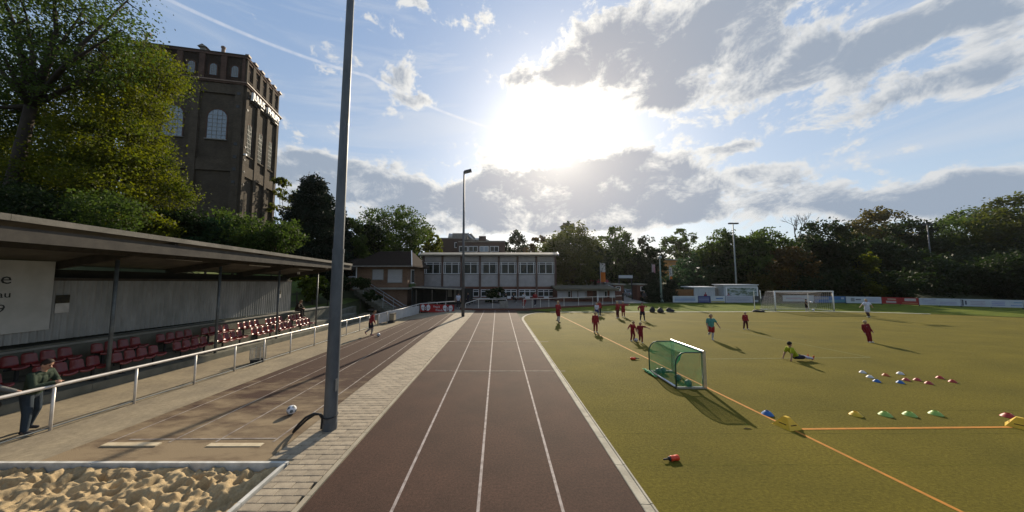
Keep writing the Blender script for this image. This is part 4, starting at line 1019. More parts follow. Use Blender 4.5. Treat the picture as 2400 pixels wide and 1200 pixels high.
# ---- kiosk
def kiosk():
    Y = 43.0; x = lambda px: at(px,690,Y).x; z = lambda py: zat(py,Y)
    t = thing('kiosk', 'low brick kiosk with white shutters and a flat overhanging roof', 'kiosk', (x(1370),Y,.13)); o = tuple(t.location)
    B = lambda name, mb, mat, par=None: mb.build(name, mat, par or t, org=o)
    X0, X1 = x(1305), x(1443)
    B('wall', MB().bb(X0,X1,Y+.2,Y+3,.13,z(679)), M_brick)
    rf = B('roof', MB().prism([(X0-.3,Y-.9,z(681)),(X0-.3,Y-.9,z(676)),(X0-.3,Y+3.4,z(670)),(X0-.3,Y+3.4,z(674))],(X1-X0+.5,0,0)), pm('kiosk_roof', (.085,.075,.05), (.06,.055,.037), 2, .9))
    B('roof_trim', MB().bar((X1+.25,Y-.9,z(679)),(X1+.25,Y+3.4,z(671)),.08,.2), M_mull, rf)
    M_sh = pm('white_shutter', (.40,.40,.41), (.34,.34,.35), 3, .6, stretch=(1,1,10))
    for a, b in ((1307,1330),(1341,1354),(1356,1371),(1404,1416),(1430,1442)): 
        w = B('shutter', MB().bb(x(a),x(b),Y+.12,Y+.196,z(697),z(682)), M_sh); B('ledge', MB().bb(x(a)-.05,x(b)+.05,Y-.05,Y+.19,z(698.5),z(697.3)), M_sill, w)
    for a, b in ((1331,1338),(1372,1376),(1417,1424)): w = B('window', MB().bb(x(a),x(b),Y+.14,Y+.196,z(697),z(682)), M_mull); B('pane', MB().bb(x(a)+.06,x(b)-.06,Y+.11,Y+.137,z(696.3),z(683)), M_glass, w)
    B('door', MB().bb(x(1390),x(1399),Y+.12,Y+.196,.14,z(682)), pm('brown_door',(.06,.03,.02),None,4,.7)); B('door', MB().bb(x(1400),x(1403.5),Y+.12,Y+.196,.14,z(682)), M_mull)
    B('counter', MB().bb(x(1340),x(1388),Y-.3,Y+.19,z(700.5),z(699.3)), M_beam)
    # railing in front
    r = thing('railing', 'white railing along the terrace edge in front of the kiosk', 'railing', (x(1330),38,.1)); oo = tuple(r.location)
    pts = [Vector((2.9,34.0,.13)),Vector((6,35.5,.13)),Vector((12,38.1,.13)),Vector((16.6,40.3,.13))]
    MB().tube([p+Vector((0,0,1.0)) for p in pts],.035,6).build('top_rail', M_rail, r, org=oo)
    for a, b in zip(pts[:-1],pts[1:]):
        for f in (0,.33,.66): p = a.lerp(b,f); MB().tube([p,p+Vector((0,0,.98))],.03,6).build('post', M_rail, r, org=oo)
    r = thing('railing', 'short white railing with a grey box at the end of the main track', 'railing', (-1.2,34.2,.13)); oo = tuple(r.location)
    q = [Vector((-3.6,33.6,.0)),Vector((-2.2,34.2,.13)),Vector((1.0,34.2,.13))]
    MB().tube([q[0]+Vector((0,0,.7)),q[1]+Vector((0,0,1.0)),q[2]+Vector((0,0,1.0))],.04,6).build('top_rail', M_rail, r, org=oo)
    for p in (q[0],q[1],q[2],q[1].lerp(q[2],.5)): MB().tube([p,p+Vector((0,0,.7 if p is q[0] else .97))],.03,6).build('post', M_rail, r, org=oo)
    MB().bb(.2,1.15,34.1,34.28,.16,.92).build('grey_panel', M_sill, r, org=oo)
kiosk()

# ---- gate houses, gate sign
def gate():
    Y = 45.5; x = lambda px: at(px,690,Y).x; z = lambda py: zat(py,Y)
    for (a, b, lab, wx) in ((1440,1462,'small brick gate house with white window beside the kiosk',1450),(1494,1514,'small brick gate house beside the dark conifers',1508)):
        t = thing('gate_house', lab, 'gate house', (x((a+b)/2),Y,0)); o = tuple(t.location)
        MB().bb(x(a),x(b),Y,Y+2,0,z(668)).build('wall', M_brick, t, org=o); MB().bb(x(a)-.3,x(b)+.25,Y-.35,Y+2.3,z(668)+.003,z(665)).build('roof', M_conc, t, org=o)
        w = MB().bb(x(wx)-.42,x(wx)+.3,Y-.06,Y-.004,z(682),z(671.5)).build('window', M_mull, t, org=o); MB().bb(x(wx)-.34,x(wx)+.22,Y-.09,Y-.063,z(681),z(672.5)).build('pane', M_glass, w, org=o)
    t = thing('gate_sign', 'pale horizontal sign beam spanning the entrance between the gate houses', 'sign', (x(1474),Y+1,0)); o = tuple(t.location)
    MB().bb(x(1457.5),x(1490.5),Y+.9,Y+1.05,z(652),z(645)).build('panel', pm('sign_pale',(.34,.37,.40),(.29,.32,.35),3,.6), t, org=o)
    for px in (1459,1489): MB().bb(x(px)-.06,x(px)+.06,Y+1.06,Y+1.18,.1,z(646)).build('post', M_dark, t, org=o)
gate()

# ---- yellow-orange house among the trees
def orange():
    Y = 84.0; x = lambda px: at(px,650,Y).x; z = lambda py: zat(py,Y)
    t = thing('orange_house', 'orange rendered house seen between the trees', 'house', (x(1580),Y,2)); o = tuple(t.location)
    om = pm('orange_render', (.50,.235,.065), (.42,.2,.055), 1.5, .85)
    MB().bb(x(1553),x(1602),Y,Y+8,2,z(610)).build('wall', om, t, org=o)
    MB().bb(x(1552),x(1603),Y-.4,Y+8.3,z(610)+.004,z(607.5)).build('roof', M_sill, t, org=o)
    MB().bb(x(1570),x(1598),Y-.14,Y-.004,z(617),z(616)).build('ledge', M_sill, t, org=o)
    MB().bb(x(1577),x(1597),Y-.1,Y-.004,z(645),z(621)).build('pale_panel', M_panel, t, org=o)
    w = MB().bb(x(1571),x(1575),Y-.1,Y-.004,z(640),z(624)).build('window', M_mull, t, org=o); MB().bb(x(1571.6),x(1574.4),Y-.13,Y-.103,z(639),z(625)).build('pane', M_glass, w, org=o)
    t = thing('orange_house', 'low yellowish house half hidden by the trees behind the billboard', 'house', (x(1690),Y,2)); o = tuple(t.location)
    MB().bb(x(1640),x(1725),Y,Y+8,2,z(632)).build('wall', pm('ochre_render',(.22,.15,.07),(.16,.11,.055),2,.9), t, org=o); MB().bb(x(1638),x(1727),Y-.4,Y+8.3,z(632)+.004,z(629)).build('roof', M_beam, t, org=o)
    for px in (1660,1690,1712): w = MB().bb(x(px)-.6,x(px)+.6,Y-.1,Y-.004,z(640),z(633)-.1).build('window', M_mull, t, org=o); MB().bb(x(px)-.5,x(px)+.5,Y-.13,Y-.103,z(639),z(634)-.1).build('pane', M_glassl, w, org=o)
orange()

# ---- containers, billboard, wooden fence, perimeter boards
def perimeter():
    Y = 44.5; x = lambda px: at(px,690,Y).x; z = lambda py: zat(py,Y)
    t = thing('wooden_fence', 'brown wooden fence panel between the conifers and the white container', 'fence', (x(1605),Y,0)); o = tuple(t.location)
    n = 12; wm = pm('fence_wood', (.17,.085,.03), (.13,.065,.024), 6, .85, stretch=(1,1,.2))
    for k in range(n): a = x(1584)+(x(1626)-x(1584))*k/n; MB().bb(a+.008,a+(x(1626)-x(1584))/n-.008,Y,Y+.03,.05,z(678)).build('plank', wm, t, org=o)
    MB().bb(x(1584),x(1626),Y+.034,Y+.09,.5,.6).bb(x(1584),x(1626),Y+.034,Y+.09,1.3,1.4).build('rail', wm, t, org=o)
    wc = pm('container_white', (.38,.42,.44), (.31,.35,.37), 1.5, .6)
    t = thing('container', 'white storage cabin behind the blue perimeter board', 'container', (x(1655),Y,0)); o = tuple(t.location)
    MB().bb(x(1627),x(1676),Y,Y+2.4,.0,z(674)).build('body', wc, t, org=o); MB().bb(x(1620),x(1677),Y-.15,Y+2.5,z(674)+.003,z(672)).build('roof', M_mull, t, org=o)
    for k in range(8): px = 1630+k*6; MB().bb(x(px),x(px+.8),Y-.03,Y-.003,.1,z(676)).build('rib', wc, t, org=o)
    MB().bb(x(1676)+.05,x(1687),Y+.3,Y+2.3,0,z(675)).build('side_door', M_sill, t, org=o)
    t = thing('billboard', 'large white framed billboard with a faded landscape picture', 'billboard', (x(1728),Y-.6,0)); o = tuple(t.location); Yb = Y-.6
    MB().bb(x(1690),x(1768),Yb,Yb+2,0,z(668)).build('body', wc, t, org=o)
    MB().bb(x(1685),x(1768.6),Yb-.2,Yb+2,z(668)+.003,z(666.5)).build('roof', M_mull, t, org=o)
    pic = bpy.data.materials.new('landscape_print'); pic.use_nodes = True; N = pic.node_tree.nodes; L = pic.node_tree.links; b = N['Principled BSDF']; b.inputs['Roughness'].default_value = .6
    tc = N.new('ShaderNodeTexCoord'); mp = N.new('ShaderNodeMapping'); mp.inputs['Scale'].default_value = (.5,1,1.3); L.new(tc.outputs['Object'], mp.inputs[0]); n = N.new('ShaderNodeTexNoise'); n.inputs['Scale'].default_value = 2.6; n.inputs['Detail'].default_value = 8; n.inputs['Distortion'].default_value = .8; L.new(mp.outputs[0], n.inputs[0])
    r = N.new('ShaderNodeValToRGB'); L.new(n.outputs[0], r.inputs[0]); e = r.color_ramp.elements; e[0].position = .33; e[0].color = (.03,.06,.045,1); e[1].position = .68; e[1].color = (.38,.42,.45,1)
    for ps, c in ((.45,(.10,.14,.09,1)),(.54,(.22,.27,.28,1))): q = e.new(ps); q.color = c
    L.new(r.outputs[0], b.inputs['Base Color'])
    MB().bb(x(1697),x(1765),Yb-.05,Yb-.004,z(697),z(674)).build('picture', pic, t, org=o)
    MB().bb(x(1693.5),x(1768),Yb-.09,Yb-.004,z(674)+.01,z(674)+.12).bb(x(1765)+.01,x(1768),Yb-.08,Yb-.004,.9,z(674)).bb(x(1693.5),x(1697)-.01,Yb-.08,Yb-.004,.9,z(674)).build('frame', M_mull, t, org=o)
    # perimeter boards along the far touchline, each its own
    def board(p, q, z0, z1, col, lab, prints):
        a = Vector((p[0],p[1],0)); b_ = Vector((q[0],q[1],0)); d = b_-a; L_ = d.length; ang = math.atan2(d.y,d.x)
        t = thing('perimeter_board', lab, 'board', a, ang, 'advertising boards round the pitch')
        c = 'board_%02d%02d%02d' % tuple(int(v*99) for v in col)
        MB().bb(.02,L_-.02,0,.05,z0,z1).build('panel', pm(c, col, tuple(v*.85 for v in col), 1.2, .6), t)
        n = max(2, int(L_/2.4))
        for k in range(n+1): MB().bb(L_*k/n*.98+.03,L_*k/n*.98+.09,.055,.12,0,z1-.05).build('post', M_dark, t)
        for (u0,u1,v0,v1,c2) in prints:
            c3 = 'print_%02d%02d%02d' % tuple(int(v*99) for v in c2)
            MB().bb(.02+L_*u0,.02+(L_-.04)*u1,-.008,-.003,z0+(z1-z0)*v0,z0+(z1-z0)*v1).build('print', pm(c3, c2, None, 4, .6), t)
    def gp(px, py): p = G(px, py); return (p.x, p.y)
    blue, nav, red, wht, gry, tea = (.06,.15,.33), (.025,.04,.15), (.26,.022,.02), (.40,.45,.50), (.22,.24,.28), (.10,.25,.33)
    lines = lambda u0,u1,c,n=3: [(u0,u1,.2+.22*k,.3+.22*k,c) for k in range(n)]
    Yb = 41.9; xb = lambda px: at(px,700,Yb).x
    board((xb(1577),Yb),(xb(1636),Yb),.12,1.0,wht,'white and blue perimeter board in front of the wooden fence',lines(.06,.9,blue))
    board((xb(1636.5),Yb),(xb(1665),Yb),.1,1.0,nav,'navy blue perimeter board with pale stripes by the white cabin',lines(0.0,.9,(.2,.24,.38)))
    board((xb(1665.5),Yb),(xb(1700),Yb),.1,1.0,wht,'white perimeter board with a yellow lower band by the cabin',[(.02,.95,.03,.22,(.35,.3,.1)),(.35,.85,.55,.72,blue)])
    board((xb(1700.5),Yb),(xb(1765),Yb),.1,1.05,(.33,.36,.42),'pale grey perimeter board below the landscape billboard',lines(.05,.9,(.25,.28,.35)))
    board((xb(1765.5),Yb),(xb(1808),Yb),.45,1.0,(.05,.05,.055),'short black perimeter board right of the billboard',[])
    board((xb(1835),Yb),(xb(1908),Yb),.25,1.1,wht,'white perimeter board behind the large goal',[(.1,.7,.4,.5,(.35,.2,.25)),(.1,.6,.6,.7,(.3,.3,.4))])
    board((xb(1909),Yb),(xb(1982),Yb),.1,.95,blue,'deep blue perimeter board with a teal band beside the goal',[(0.45,.99,.05,.45,tea),(.85,.95,.55,.85,wht),(.0,.45,.5,.9,gry)])
    b0 = gp(1984,712.5); b1 = gp(2067,714); b2 = gp(2155,717.3); b3 = gp(2254,720); b4 = gp(2400,724.6); b5 = gp(2600,731)
    board(b0,b1,.15,1.0,wht,'white perimeter board with a grey emblem behind the player in white',[(.13,.24,.25,.8,(.2,.22,.24)),(.27,.42,.45,.65,(.12,.13,.16))]+lines(.55,.95,(.25,.28,.42)))
    board(b1,b2,.15,1.0,red,'red perimeter board with white slanted panels',[(.12,.40,.15,.45,(.38,.30,.30)),(.16,.40,.62,.82,(.4,.26,.2)),(.62,.93,.5,.9,(.42,.38,.38)),(.55,.97,.16,.25,(.40,.22,.1))])
    board(b2,b3,.15,1.0,(.36,.40,.46),'plain pale blue-grey perimeter board right of the red one',[(.05,.13,.82,.9,gry),(.3,.42,.82,.9,gry)]+lines(.08,.4,(.28,.30,.42))+lines(.5,.9,(.28,.30,.42),2))
    board(b3,b4,.15,1.0,(.38,.42,.47),'pale perimeter board with a dark slanted sign mark at its end',[(.01,.035,.05,.9,(.04,.05,.07)),(.06,.09,.2,.75,(.06,.07,.1))]+lines(.15,.4,(.33,.3,.36))+lines(.5,.72,(.22,.24,.42))+[(.8,.98,.2,.3,(.15,.22,.42)),(.85,.99,.6,.7,(.12,.25,.38))])
    board(b4,b5,.15,1.0,wht,'white perimeter board at the far right bend of the pitch',lines(.1,.8,blue))
perimeter()

# ---- banners on poles
def flagpole(px, py0, py1, Y, w, cols, lab):
    x = at(px,650,Y).x; z = lambda py: zat(py,Y)
    t = thing('banner_flag', lab, 'flag', (x,Y,0)); zb = gz(x,Y)
    MB().tube([(-w/2-.05,0,0),(-w/2-.05,0,z(py0)+.15)],.045,6).build('pole', M_steel, t)
    n = len(cols); z0, z1 = z(py1), z(py0)
    for k, (mat, f0, f1) in enumerate(cols):
        fn = lambda u, v: (-w/2+w*u, .05*math.sin(u*5+v*3), z0+(z1-z0)*(f0+(f1-f0)*v))
        mb = MB(); mb.grid(6,6,fn); mb.grid(6,6,lambda u,v:(lambda p:(p[0],p[1]+.01,p[2]))(fn(u,v)),flip=True); mb.build('cloth', mat, t, smooth=True)
M_fo = pm('flag_orange', (.52,.16,.015), (.45,.13,.015), 2, .7, trans=.4); M_fw = pm('flag_white', (.46,.46,.44), (.14,.14,.14), 3.2, .7, trans=.3, lo=.5, hi=.56); M_fp = pm('flag_pink', (.34,.17,.21), (.34,.30,.33), 1.5, .7, trans=.35)
flagpole(1413.5,617,661,47,.75,[(M_fo,0,.52),(M_fw,.525,1)],'tall flag with white top and orange lower half above the kiosk')
flagpole(1533,620,650,52,.50,[(M_fp,0,1)],'pale pink hanging flag above the dark conifers')
flagpole(1573,624,663,50,.42,[(M_fo,0,.38),(M_fw,.4,.95)],'narrow flag with orange tip in front of the orange house')
# ------------------------------------------------------------------ trees and shrubs
M_bark = pm('bark', (.045,.035,.025), (.028,.022,.016), 5, .95, .6, 20, stretch=(1,1,.3))
M_barkp = pm('bark_pale', (.10,.09,.07), (.06,.052,.04), 5, .95, .5, 20)
LF = dict(
 lime=leafmat('leaf_lime', (.098,.104,.011), (.038,.056,.009), 1.7, .5),
 olive=leafmat('leaf_olive', (.062,.070,.014), (.034,.044,.010), 1.6, .45),
 mid=leafmat('leaf_mid', (.052,.078,.016), (.030,.050,.012), 1.6, .45),
 dark=leafmat('leaf_dark', (.020,.033,.009), (.011,.020,.006), 1.5, .36),
 teal=leafmat('leaf_teal', (.028,.058,.024), (.018,.038,.016), 1.4, .38),
 autumn=leafmat('leaf_autumn', (.090,.070,.016), (.046,.050,.014), 1.5, .45),
 brown=leafmat('leaf_brown', (.085,.052,.016), (.045,.036,.012), 1.4, .42),
 conifer=leafmat('needles', (.012,.022,.011), (.008,.015,.008), 1.1, .2),
 hedge=leafmat('hedge_leaf', (.085,.105,.012), (.035,.055,.010), 1.6, .45))
def leaf_mesh(name, C, Nn, leaf, rng, mat, flat=.0):
    n = len(C)
    a = rng.normal(size=(n,3)); a[:,2] *= (1-flat); a /= np.linalg.norm(a,axis=1)[:,None]
    b = np.cross(a, rng.normal(size=(n,3))); b /= np.linalg.norm(b,axis=1)[:,None]
    s = leaf * rng.uniform(.55,1.25,n)[:,None]
    V = np.stack([C-a*s*.62, C+b*s*.36, C+a*s*.62, C-b*s*.36], 1).reshape(-1,3)
    me = bpy.data.meshes.new(name); me.vertices.add(4*n); me.vertices.foreach_set('co', V.astype(np.float32).ravel())
    me.loops.add(4*n); me.loops.foreach_set('vertex_index', np.arange(4*n, dtype=np.int32))
    me.polygons.add(n); me.polygons.foreach_set('loop_start', np.arange(0,4*n,4,dtype=np.int32)); me.polygons.foreach_set('loop_total', np.full(n,4,dtype=np.int32))
    me.update(); me.validate(); me.materials.append(mat); return me
def crown_points(lobes, nclump, nleaf, cr, rng, shell=.62):
    L_ = np.array([l[:6] for l in lobes], float); w = (L_[:,3]*L_[:,4]+L_[:,4]*L_[:,5]+L_[:,3]*L_[:,5]); w /= w.sum()
    idx = rng.choice(len(L_), nclump, p=w); d = rng.normal(size=(nclump,3)); d /= np.linalg.norm(d,axis=1)[:,None]
    rr = shell + (1.04-shell)*rng.random(nclump)**.6
    cc = L_[idx,:3] + d*L_[idx,3:6]*rr[:,None]
    sz = cr*rng.uniform(.55,1.35,nclump); m_ = rng.poisson(nleaf, nclump)+3
    rep = np.repeat(np.arange(nclump), m_)
    off = np.clip(rng.normal(size=(len(rep),3)),-1.7,1.7)*np.array([.5,.5,.36]); return cc[rep] + off*sz[rep][:,None]
def tree(name, label, base, lobes, mat, leaf, nclump, nleaf, cr, trunk_r, seed, cat='tree', group=None, bark=None, shell=.62, fork=None, limbs=True):
    rng = np.random.default_rng(seed); rr = random.Random(seed); base = Vector(base)
    t = thing(name, label, cat, base, 0, group); o = np.array(base)
    P = crown_points(lobes, nclump, nleaf, cr, rng, shell) - o
    ob = bpy.data.objects.new('crown', leaf_mesh('crown', P, None, leaf, rng, LF[mat])); COL.objects.link(ob); ob.parent = t
    cz = np.average([l[2] for l in lobes]); top = Vector((np.average([l[0] for l in lobes]), np.average([l[1] for l in lobes]), cz)) - base
    fk = Vector(fork) - base if fork else top*.45 + Vector((0,0,0))
    mb = MB(); mid = fk*.5 + Vector((rr.uniform(-.1,.1),rr.uniform(-.1,.1),0))*trunk_r*4
    mb.tube([(0,0,-.4), mid*.3, mid, fk], [trunk_r*1.35,trunk_r*1.05,trunk_r*.9,trunk_r*.75], 8)
    mb.build('trunk', bark or M_bark, t, smooth=True)
    if limbs:
        mb = MB()
        for l in lobes:
            e = Vector(l[:3]) - base; q = fk.lerp(e,.5) + Vector((rr.uniform(-1,1),rr.uniform(-1,1),rr.uniform(0,1)))*.06*(e-fk).length
            mb.tube([fk, q, e], [trunk_r*.55,trunk_r*.32,trunk_r*.12], 6)
            for k in range(4):
                d = Vector((rr.gauss(0,1),rr.gauss(0,1),rr.gauss(.3,.8))).normalized(); r_ = min(l[3:6])*.85
                s0 = q.lerp(e, rr.uniform(.2,1)); mb.tube([s0, s0+d*r_*.5+Vector((0,0,.05*r_)), s0+d*r_], [trunk_r*.16,trunk_r*.1,trunk_r*.03], 5)
        mb.build('limbs', bark or M_bark, t, smooth=True)
    return t
def gh(x, y): return hz(x, y)
def autolobes(px, ptop, pbot, w, Y, n, seed, spread=1.0):
    """crown as several uneven lobes filling the outline width w and heights ptop..pbot (photo pixels at depth Y)"""
    rr = random.Random(seed); s = Y/F; out = []; hgt = (pbot-ptop)
    for k in range(n):
        f = k/(n-1) if n > 1 else .5                 # 0 top .. 1 bottom
        prof = math.sin(math.pi*(.18+.70*f))**.8
        for side in ((0,) if f < .12 else (-1,1)):
            cx = px + side*w*.27*prof*rr.uniform(.6,1.25) + rr.uniform(-.08,.08)*w; cy = ptop + hgt*(.16+.70*f) + rr.uniform(-.05,.05)*hgt
            r_ = w*.25*rr.uniform(.75,1.2)*(1 if f > .12 else .85)
            p = at(cx, cy, Y + rr.uniform(-.5,.5)*w*s*.6); out.append((p.x,p.y,p.z,r_*s,r_*s*1.05,min(r_*s*rr.uniform(.8,1.0),hgt*s*.3)))
    return out
def ptree(name, label, px, ptop, pbot, w, Y, mat, seed, n=4, dens=1.0, tr=.22, group='trees round the ground', cat='tree', shell=.62, bark=None, leafk=.0075, crk=.10):
    lb = autolobes(px, ptop, pbot, w, Y, n, seed); x = at(px,650,Y).x; s = Y/F
    area = w*(pbot-ptop)*.18                          # render pixels
    leaf = Y*leafk; nl = 34; nc = int(area*dens*1.55/nl*2.2)+20
    return tree(name, label, (x,Y,gh(x,Y)), lb, mat, leaf, nc, nl, w*s*crk, tr, seed, cat, group, bark, shell)
# -- the big tree at the left, open crown against the sky
Yt = 19.0
def lob(px, py, r, dy=0, k=.9): p = at(px,py,Yt+dy); q = r*(Yt+dy)/F; return (p.x,p.y,p.z,q,q,q*k)
bx_ = at(22,480,Yt)
tree('deciduous_tree', 'tall open-crowned tree with dark forked trunk rising behind the stand roof', (bx_.x-.3,Yt,gh(bx_.x,Yt)), [lob(60,30,120),(lob(200,20,95,1)),lob(285,70,60,-1),lob(130,140,95,2),lob(10,130,110,-2),lob(-90,60,140,1),lob(240,160,70,0),lob(20,260,110,2),lob(-100,260,130,1),lob(120,-90,140,0),lob(-40,-120,150,0),lob(300,0,50,1)],
     'mid', .17, 720, 46, 1.0, .34, 11, bark=M_bark, shell=.35, fork=at(72,250,Yt))
Yt = 22.5
bl_ = at(215,520,Yt)
tree('deciduous_tree', 'dense yellow-green tree filling the gap between the stand and the tower', (bl_.x,Yt,gh(bl_.x,Yt)), [lob(335,165,72,1),lob(385,175,40,0),lob(265,190,80,2),lob(190,250,95,0),lob(290,250,75,-1),lob(345,225,34,1),lob(250,330,95,-2),lob(312,330,56,0),lob(130,360,105,1),lob(360,410,55,0),lob(280,420,90,-2),lob(190,440,100,-1),lob(60,440,110,-1),lob(395,460,42,0),lob(-30,400,110,0)],
     'lime', .155, 1800, 64, .92, .30, 12, shell=.5)
for (px,py,w,h,Y,mt,sd,lab) in ((60,500,190,150,17.5,'dark',21,'dark shrub behind the near end of the stand roof'),(210,520,170,130,18.5,'mid',22,'green shrub below the yellow-green tree behind the stand'),(330,530,150,120,20,'lime',23,'yellowish shrub behind the middle of the stand roof'),
     (430,500,120,130,24,'dark',24,'dark shrub standing before the front of the tower'),(545,545,170,120,26,'mid',25,'leafy elder shrub at the foot of the tower'),(635,560,120,100,25,'mid',26,'light green shrub at the far end of the stand roof'),(480,560,120,90,23,'teal',27,'low bluish shrub between the stand roof and the tower')):
    lb = []; rr = random.Random(sd); s = Y/F
    for k in range(6): p = at(px+rr.uniform(-.3,.3)*w, py+rr.uniform(-.22,.3)*h, Y+rr.uniform(-1,1)); r_ = w*rr.uniform(.2,.32)*s; lb.append((p.x,p.y,p.z,r_,r_,r_*.85))
    x = at(px,650,Y).x; tree('shrub', lab, (x,Y,gh(x,Y)), lb, mt, Y*.0078, int(w*h*.18/12), 36, w*s*.12, .08, sd, 'shrub', 'shrubs behind the stand', shell=.5)
# -- left middle distance
ptree('poplar_tree','slender yellowish tree beside the right edge of the tower',664,402,580,62,50,'lime',31,5,.55,.15,leafk=.0065)
def conifer(label, px, ptop, pbot, w, Y, seed, mat='conifer', group='trees round the ground', n=2600):
    rng = np.random.default_rng(seed); x = at(px,650,Y).x; zt = zat(ptop,Y); zb = zat(pbot,Y); s = Y/F; hh = zt-zb
    t = thing('conifer_tree', label, 'tree', (x,Y,gh(x,Y)), 0, group); g0 = gh(x,Y)
    f = rng.random(n)**.75; a = rng.uniform(0,2*math.pi,n); ring = (w/2*s)*(np.minimum(1,(f+.06)**.7))*(.85+.22*np.sin(f*34)+.10*np.clip(rng.normal(size=n),-1.3,1.3))
    cc = np.stack([ring*np.cos(a), ring*np.sin(a), zt-g0-f*hh - .1*ring], 1); rep = np.repeat(np.arange(n), 14)
    P = cc[rep] + np.clip(rng.normal(size=(len(rep),3)),-1.6,1.6)*w*s*.045
    ob = bpy.data.objects.new('crown', leaf_mesh('crown', P, None, Y*.0075, rng, LF[mat])); COL.objects.link(ob); ob.parent = t
    MB().tube([(0,0,-.3),(0,0,(zt-g0)*.5),(0,0,zt-g0-.3)], [.3,.18,.03], 8).build('trunk', M_bark, t, smooth=True)
conifer('broad dark conifer beside the thick mast, right of the tower',727,418,640,150,38,41,n=3200)
conifer('dark conifer filling the gap behind the thick mast',790,480,640,70,41,42,n=1200)
ptree('deciduous_tree','small bright green tree just right of the thick mast',828,515,640,80,44,'mid',32,4,1)
ptree('birch_tree','drooping birch rising behind the club house roof',925,478,625,150,50,'mid',33,6,.95,.2,bark=M_barkp,leafk=.0065)
ptree('birch_tree','smaller birch between the club house and the hall roof',1000,528,620,70,54,'lime',34,4,.8,.15,bark=M_barkp)
ptree('deciduous_tree','dark green tree behind the club house roof, left of the birch',868,530,640,100,47,'dark',35,4,1)
# -- centre
ptree('deciduous_tree','dark bushy tree behind the right end of the hall roof',1210,548,640,78,76,'dark',51,4,1)
ptree('deciduous_tree','brownish thin tree right of the hall roof',1268,548,640,70,72,'brown',52,4,.7)
ptree('deciduous_tree','large broad olive tree next to the right end of the hall',1342,530,668,140,58,'olive',53,6,1.25,.35)
ptree('deciduous_tree','dark tree top standing above the broad olive tree',1335,520,600,60,70,'dark',54,3,1)
ptree('deciduous_tree','bright green tree behind the orange and white flag',1438,542,662,110,64,'mid',55,5,1.1,.3)
ptree('deciduous_tree','dark green tree left of the gate sign',1395,575,655,70,57,'dark',56,4,1)
ptree('deciduous_tree','slim dark green tree between the gate sign and the pink flag',1512,560,665,84,60,'dark',57,5,1.1)
ptree('deciduous_tree','mid green tree behind the gate sign',1475,580,665,70,66,'mid',66,5,1.1)
ptree('deciduous_tree','light airy tree above the orange house',1597,544,606,80,92,'mid',58,4,.7,.25)
ptree('deciduous_tree','round dark bluish tree in front of the orange house',1640,582,690,92,60,'teal',59,5,1.3)
ptree('deciduous_tree','tall leafy tree left of the two-lamp mast',1690,542,680,96,60,'mid',60,6,1.1,.3)
ptree('deciduous_tree','tall leafy tree right of the two-lamp mast',1790,532,690,125,57,'mid',61,6,1.15,.3)
ptree('deciduous_tree','dark tree directly behind the landscape billboard',1740,570,690,100,55.5,'dark',62,6,1.1,.3)
ptree('deciduous_tree','autumn brown tree behind the left post of the large goal',1852,578,695,110,54,'brown',63,5,1.0)
ptree('deciduous_tree','broad dark round-topped tree behind the large goal',1925,524,700,140,58,'dark',64,7,1.25,.35)
ptree('deciduous_tree','open-topped tall tree with tiered branches right of the large goal',2052,476,610,120,82,'autumn',65,5,.6,.35,shell=.3)
ptree('deciduous_tree','dark tree body below the tiered tall tree',2040,560,700,130,76,'dark',67,6,1.2)
ptree('deciduous_tree','wide dark tree behind the red perimeter board',2122,515,700,140,76,'dark',68,7,1.2,.35)
ptree('deciduous_tree','tall dark tree left of the mast with reddish lamps',2195,570,702,110,72,'dark',69,6,1.2)
ptree('deciduous_tree','tall green-topped tree behind the plain pale board',2262,478,705,150,78,'mid',70,7,1.0,.35)
ptree('deciduous_tree','tall brown-tinged tree at the right bend of the pitch',2372,468,705,150,74,'olive',71,7,1.05,.35)
ptree('deciduous_tree','dark tree between the green-topped and the brown-tinged ones',2318,560,706,120,70,'dark',72,6,1.2)
ptree('deciduous_tree','dark tree filling the right end of the tree line',2460,500,708,160,70,'dark',73,6,1.1)
ptree('deciduous_tree','dark low tree behind the navy perimeter board',1600,640,700,110,56,'teal',74,4,1.2)
ptree('deciduous_tree','dull green tree between the broad dark tree and the tiered one',1992,548,700,90,72,'autumn',75,6,1.0)
conifer('clipped dark conifer left of the pale green lamp post',1527,642,714,52,45.5,81,n=1300)
conifer('clipped dark conifer right of the pale green lamp post',1572,658,714,44,45.6,82,n=1100)
# bare tree
def bare():
    Y = 78; x = at(1875,650,Y).x; t = thing('bare_tree', 'leafless tree top showing above the wood left of the broad dark tree', 'tree', (x,Y,gh(x,Y)), 0, 'trees round the ground'); rr = random.Random(4); mb = MB(); zt = zat(508,Y)-gh(x,Y)
    def br(p, d, l, r, k):
        q = p + d*l; mb.tube([p, p.lerp(q,.5)+Vector((rr.uniform(-.1,.1),0,.1))*l*.3, q], [r,r*.8,r*.55], 5)
        if k: 
            for _ in range(3): br(q if rr.random() > .3 else p.lerp(q,.7), (d+Vector((rr.uniform(-.7,.7),rr.uniform(-.7,.7),rr.uniform(-.1,.4)))).normalized(), l*rr.uniform(.55,.8), r*.55, k-1)
    br(Vector((0,0,0)), Vector((0,0,1)), zt*.62, .35, 0); br(Vector((0,0,zt*.6)), Vector((-.2,0,1)).normalized(), zt*.16, .2, 4); br(Vector((0,0,zt*.6)), Vector((.35,0,1)).normalized(), zt*.17, .18, 4)
    mb.build('branches', M_barkp, t)
bare()
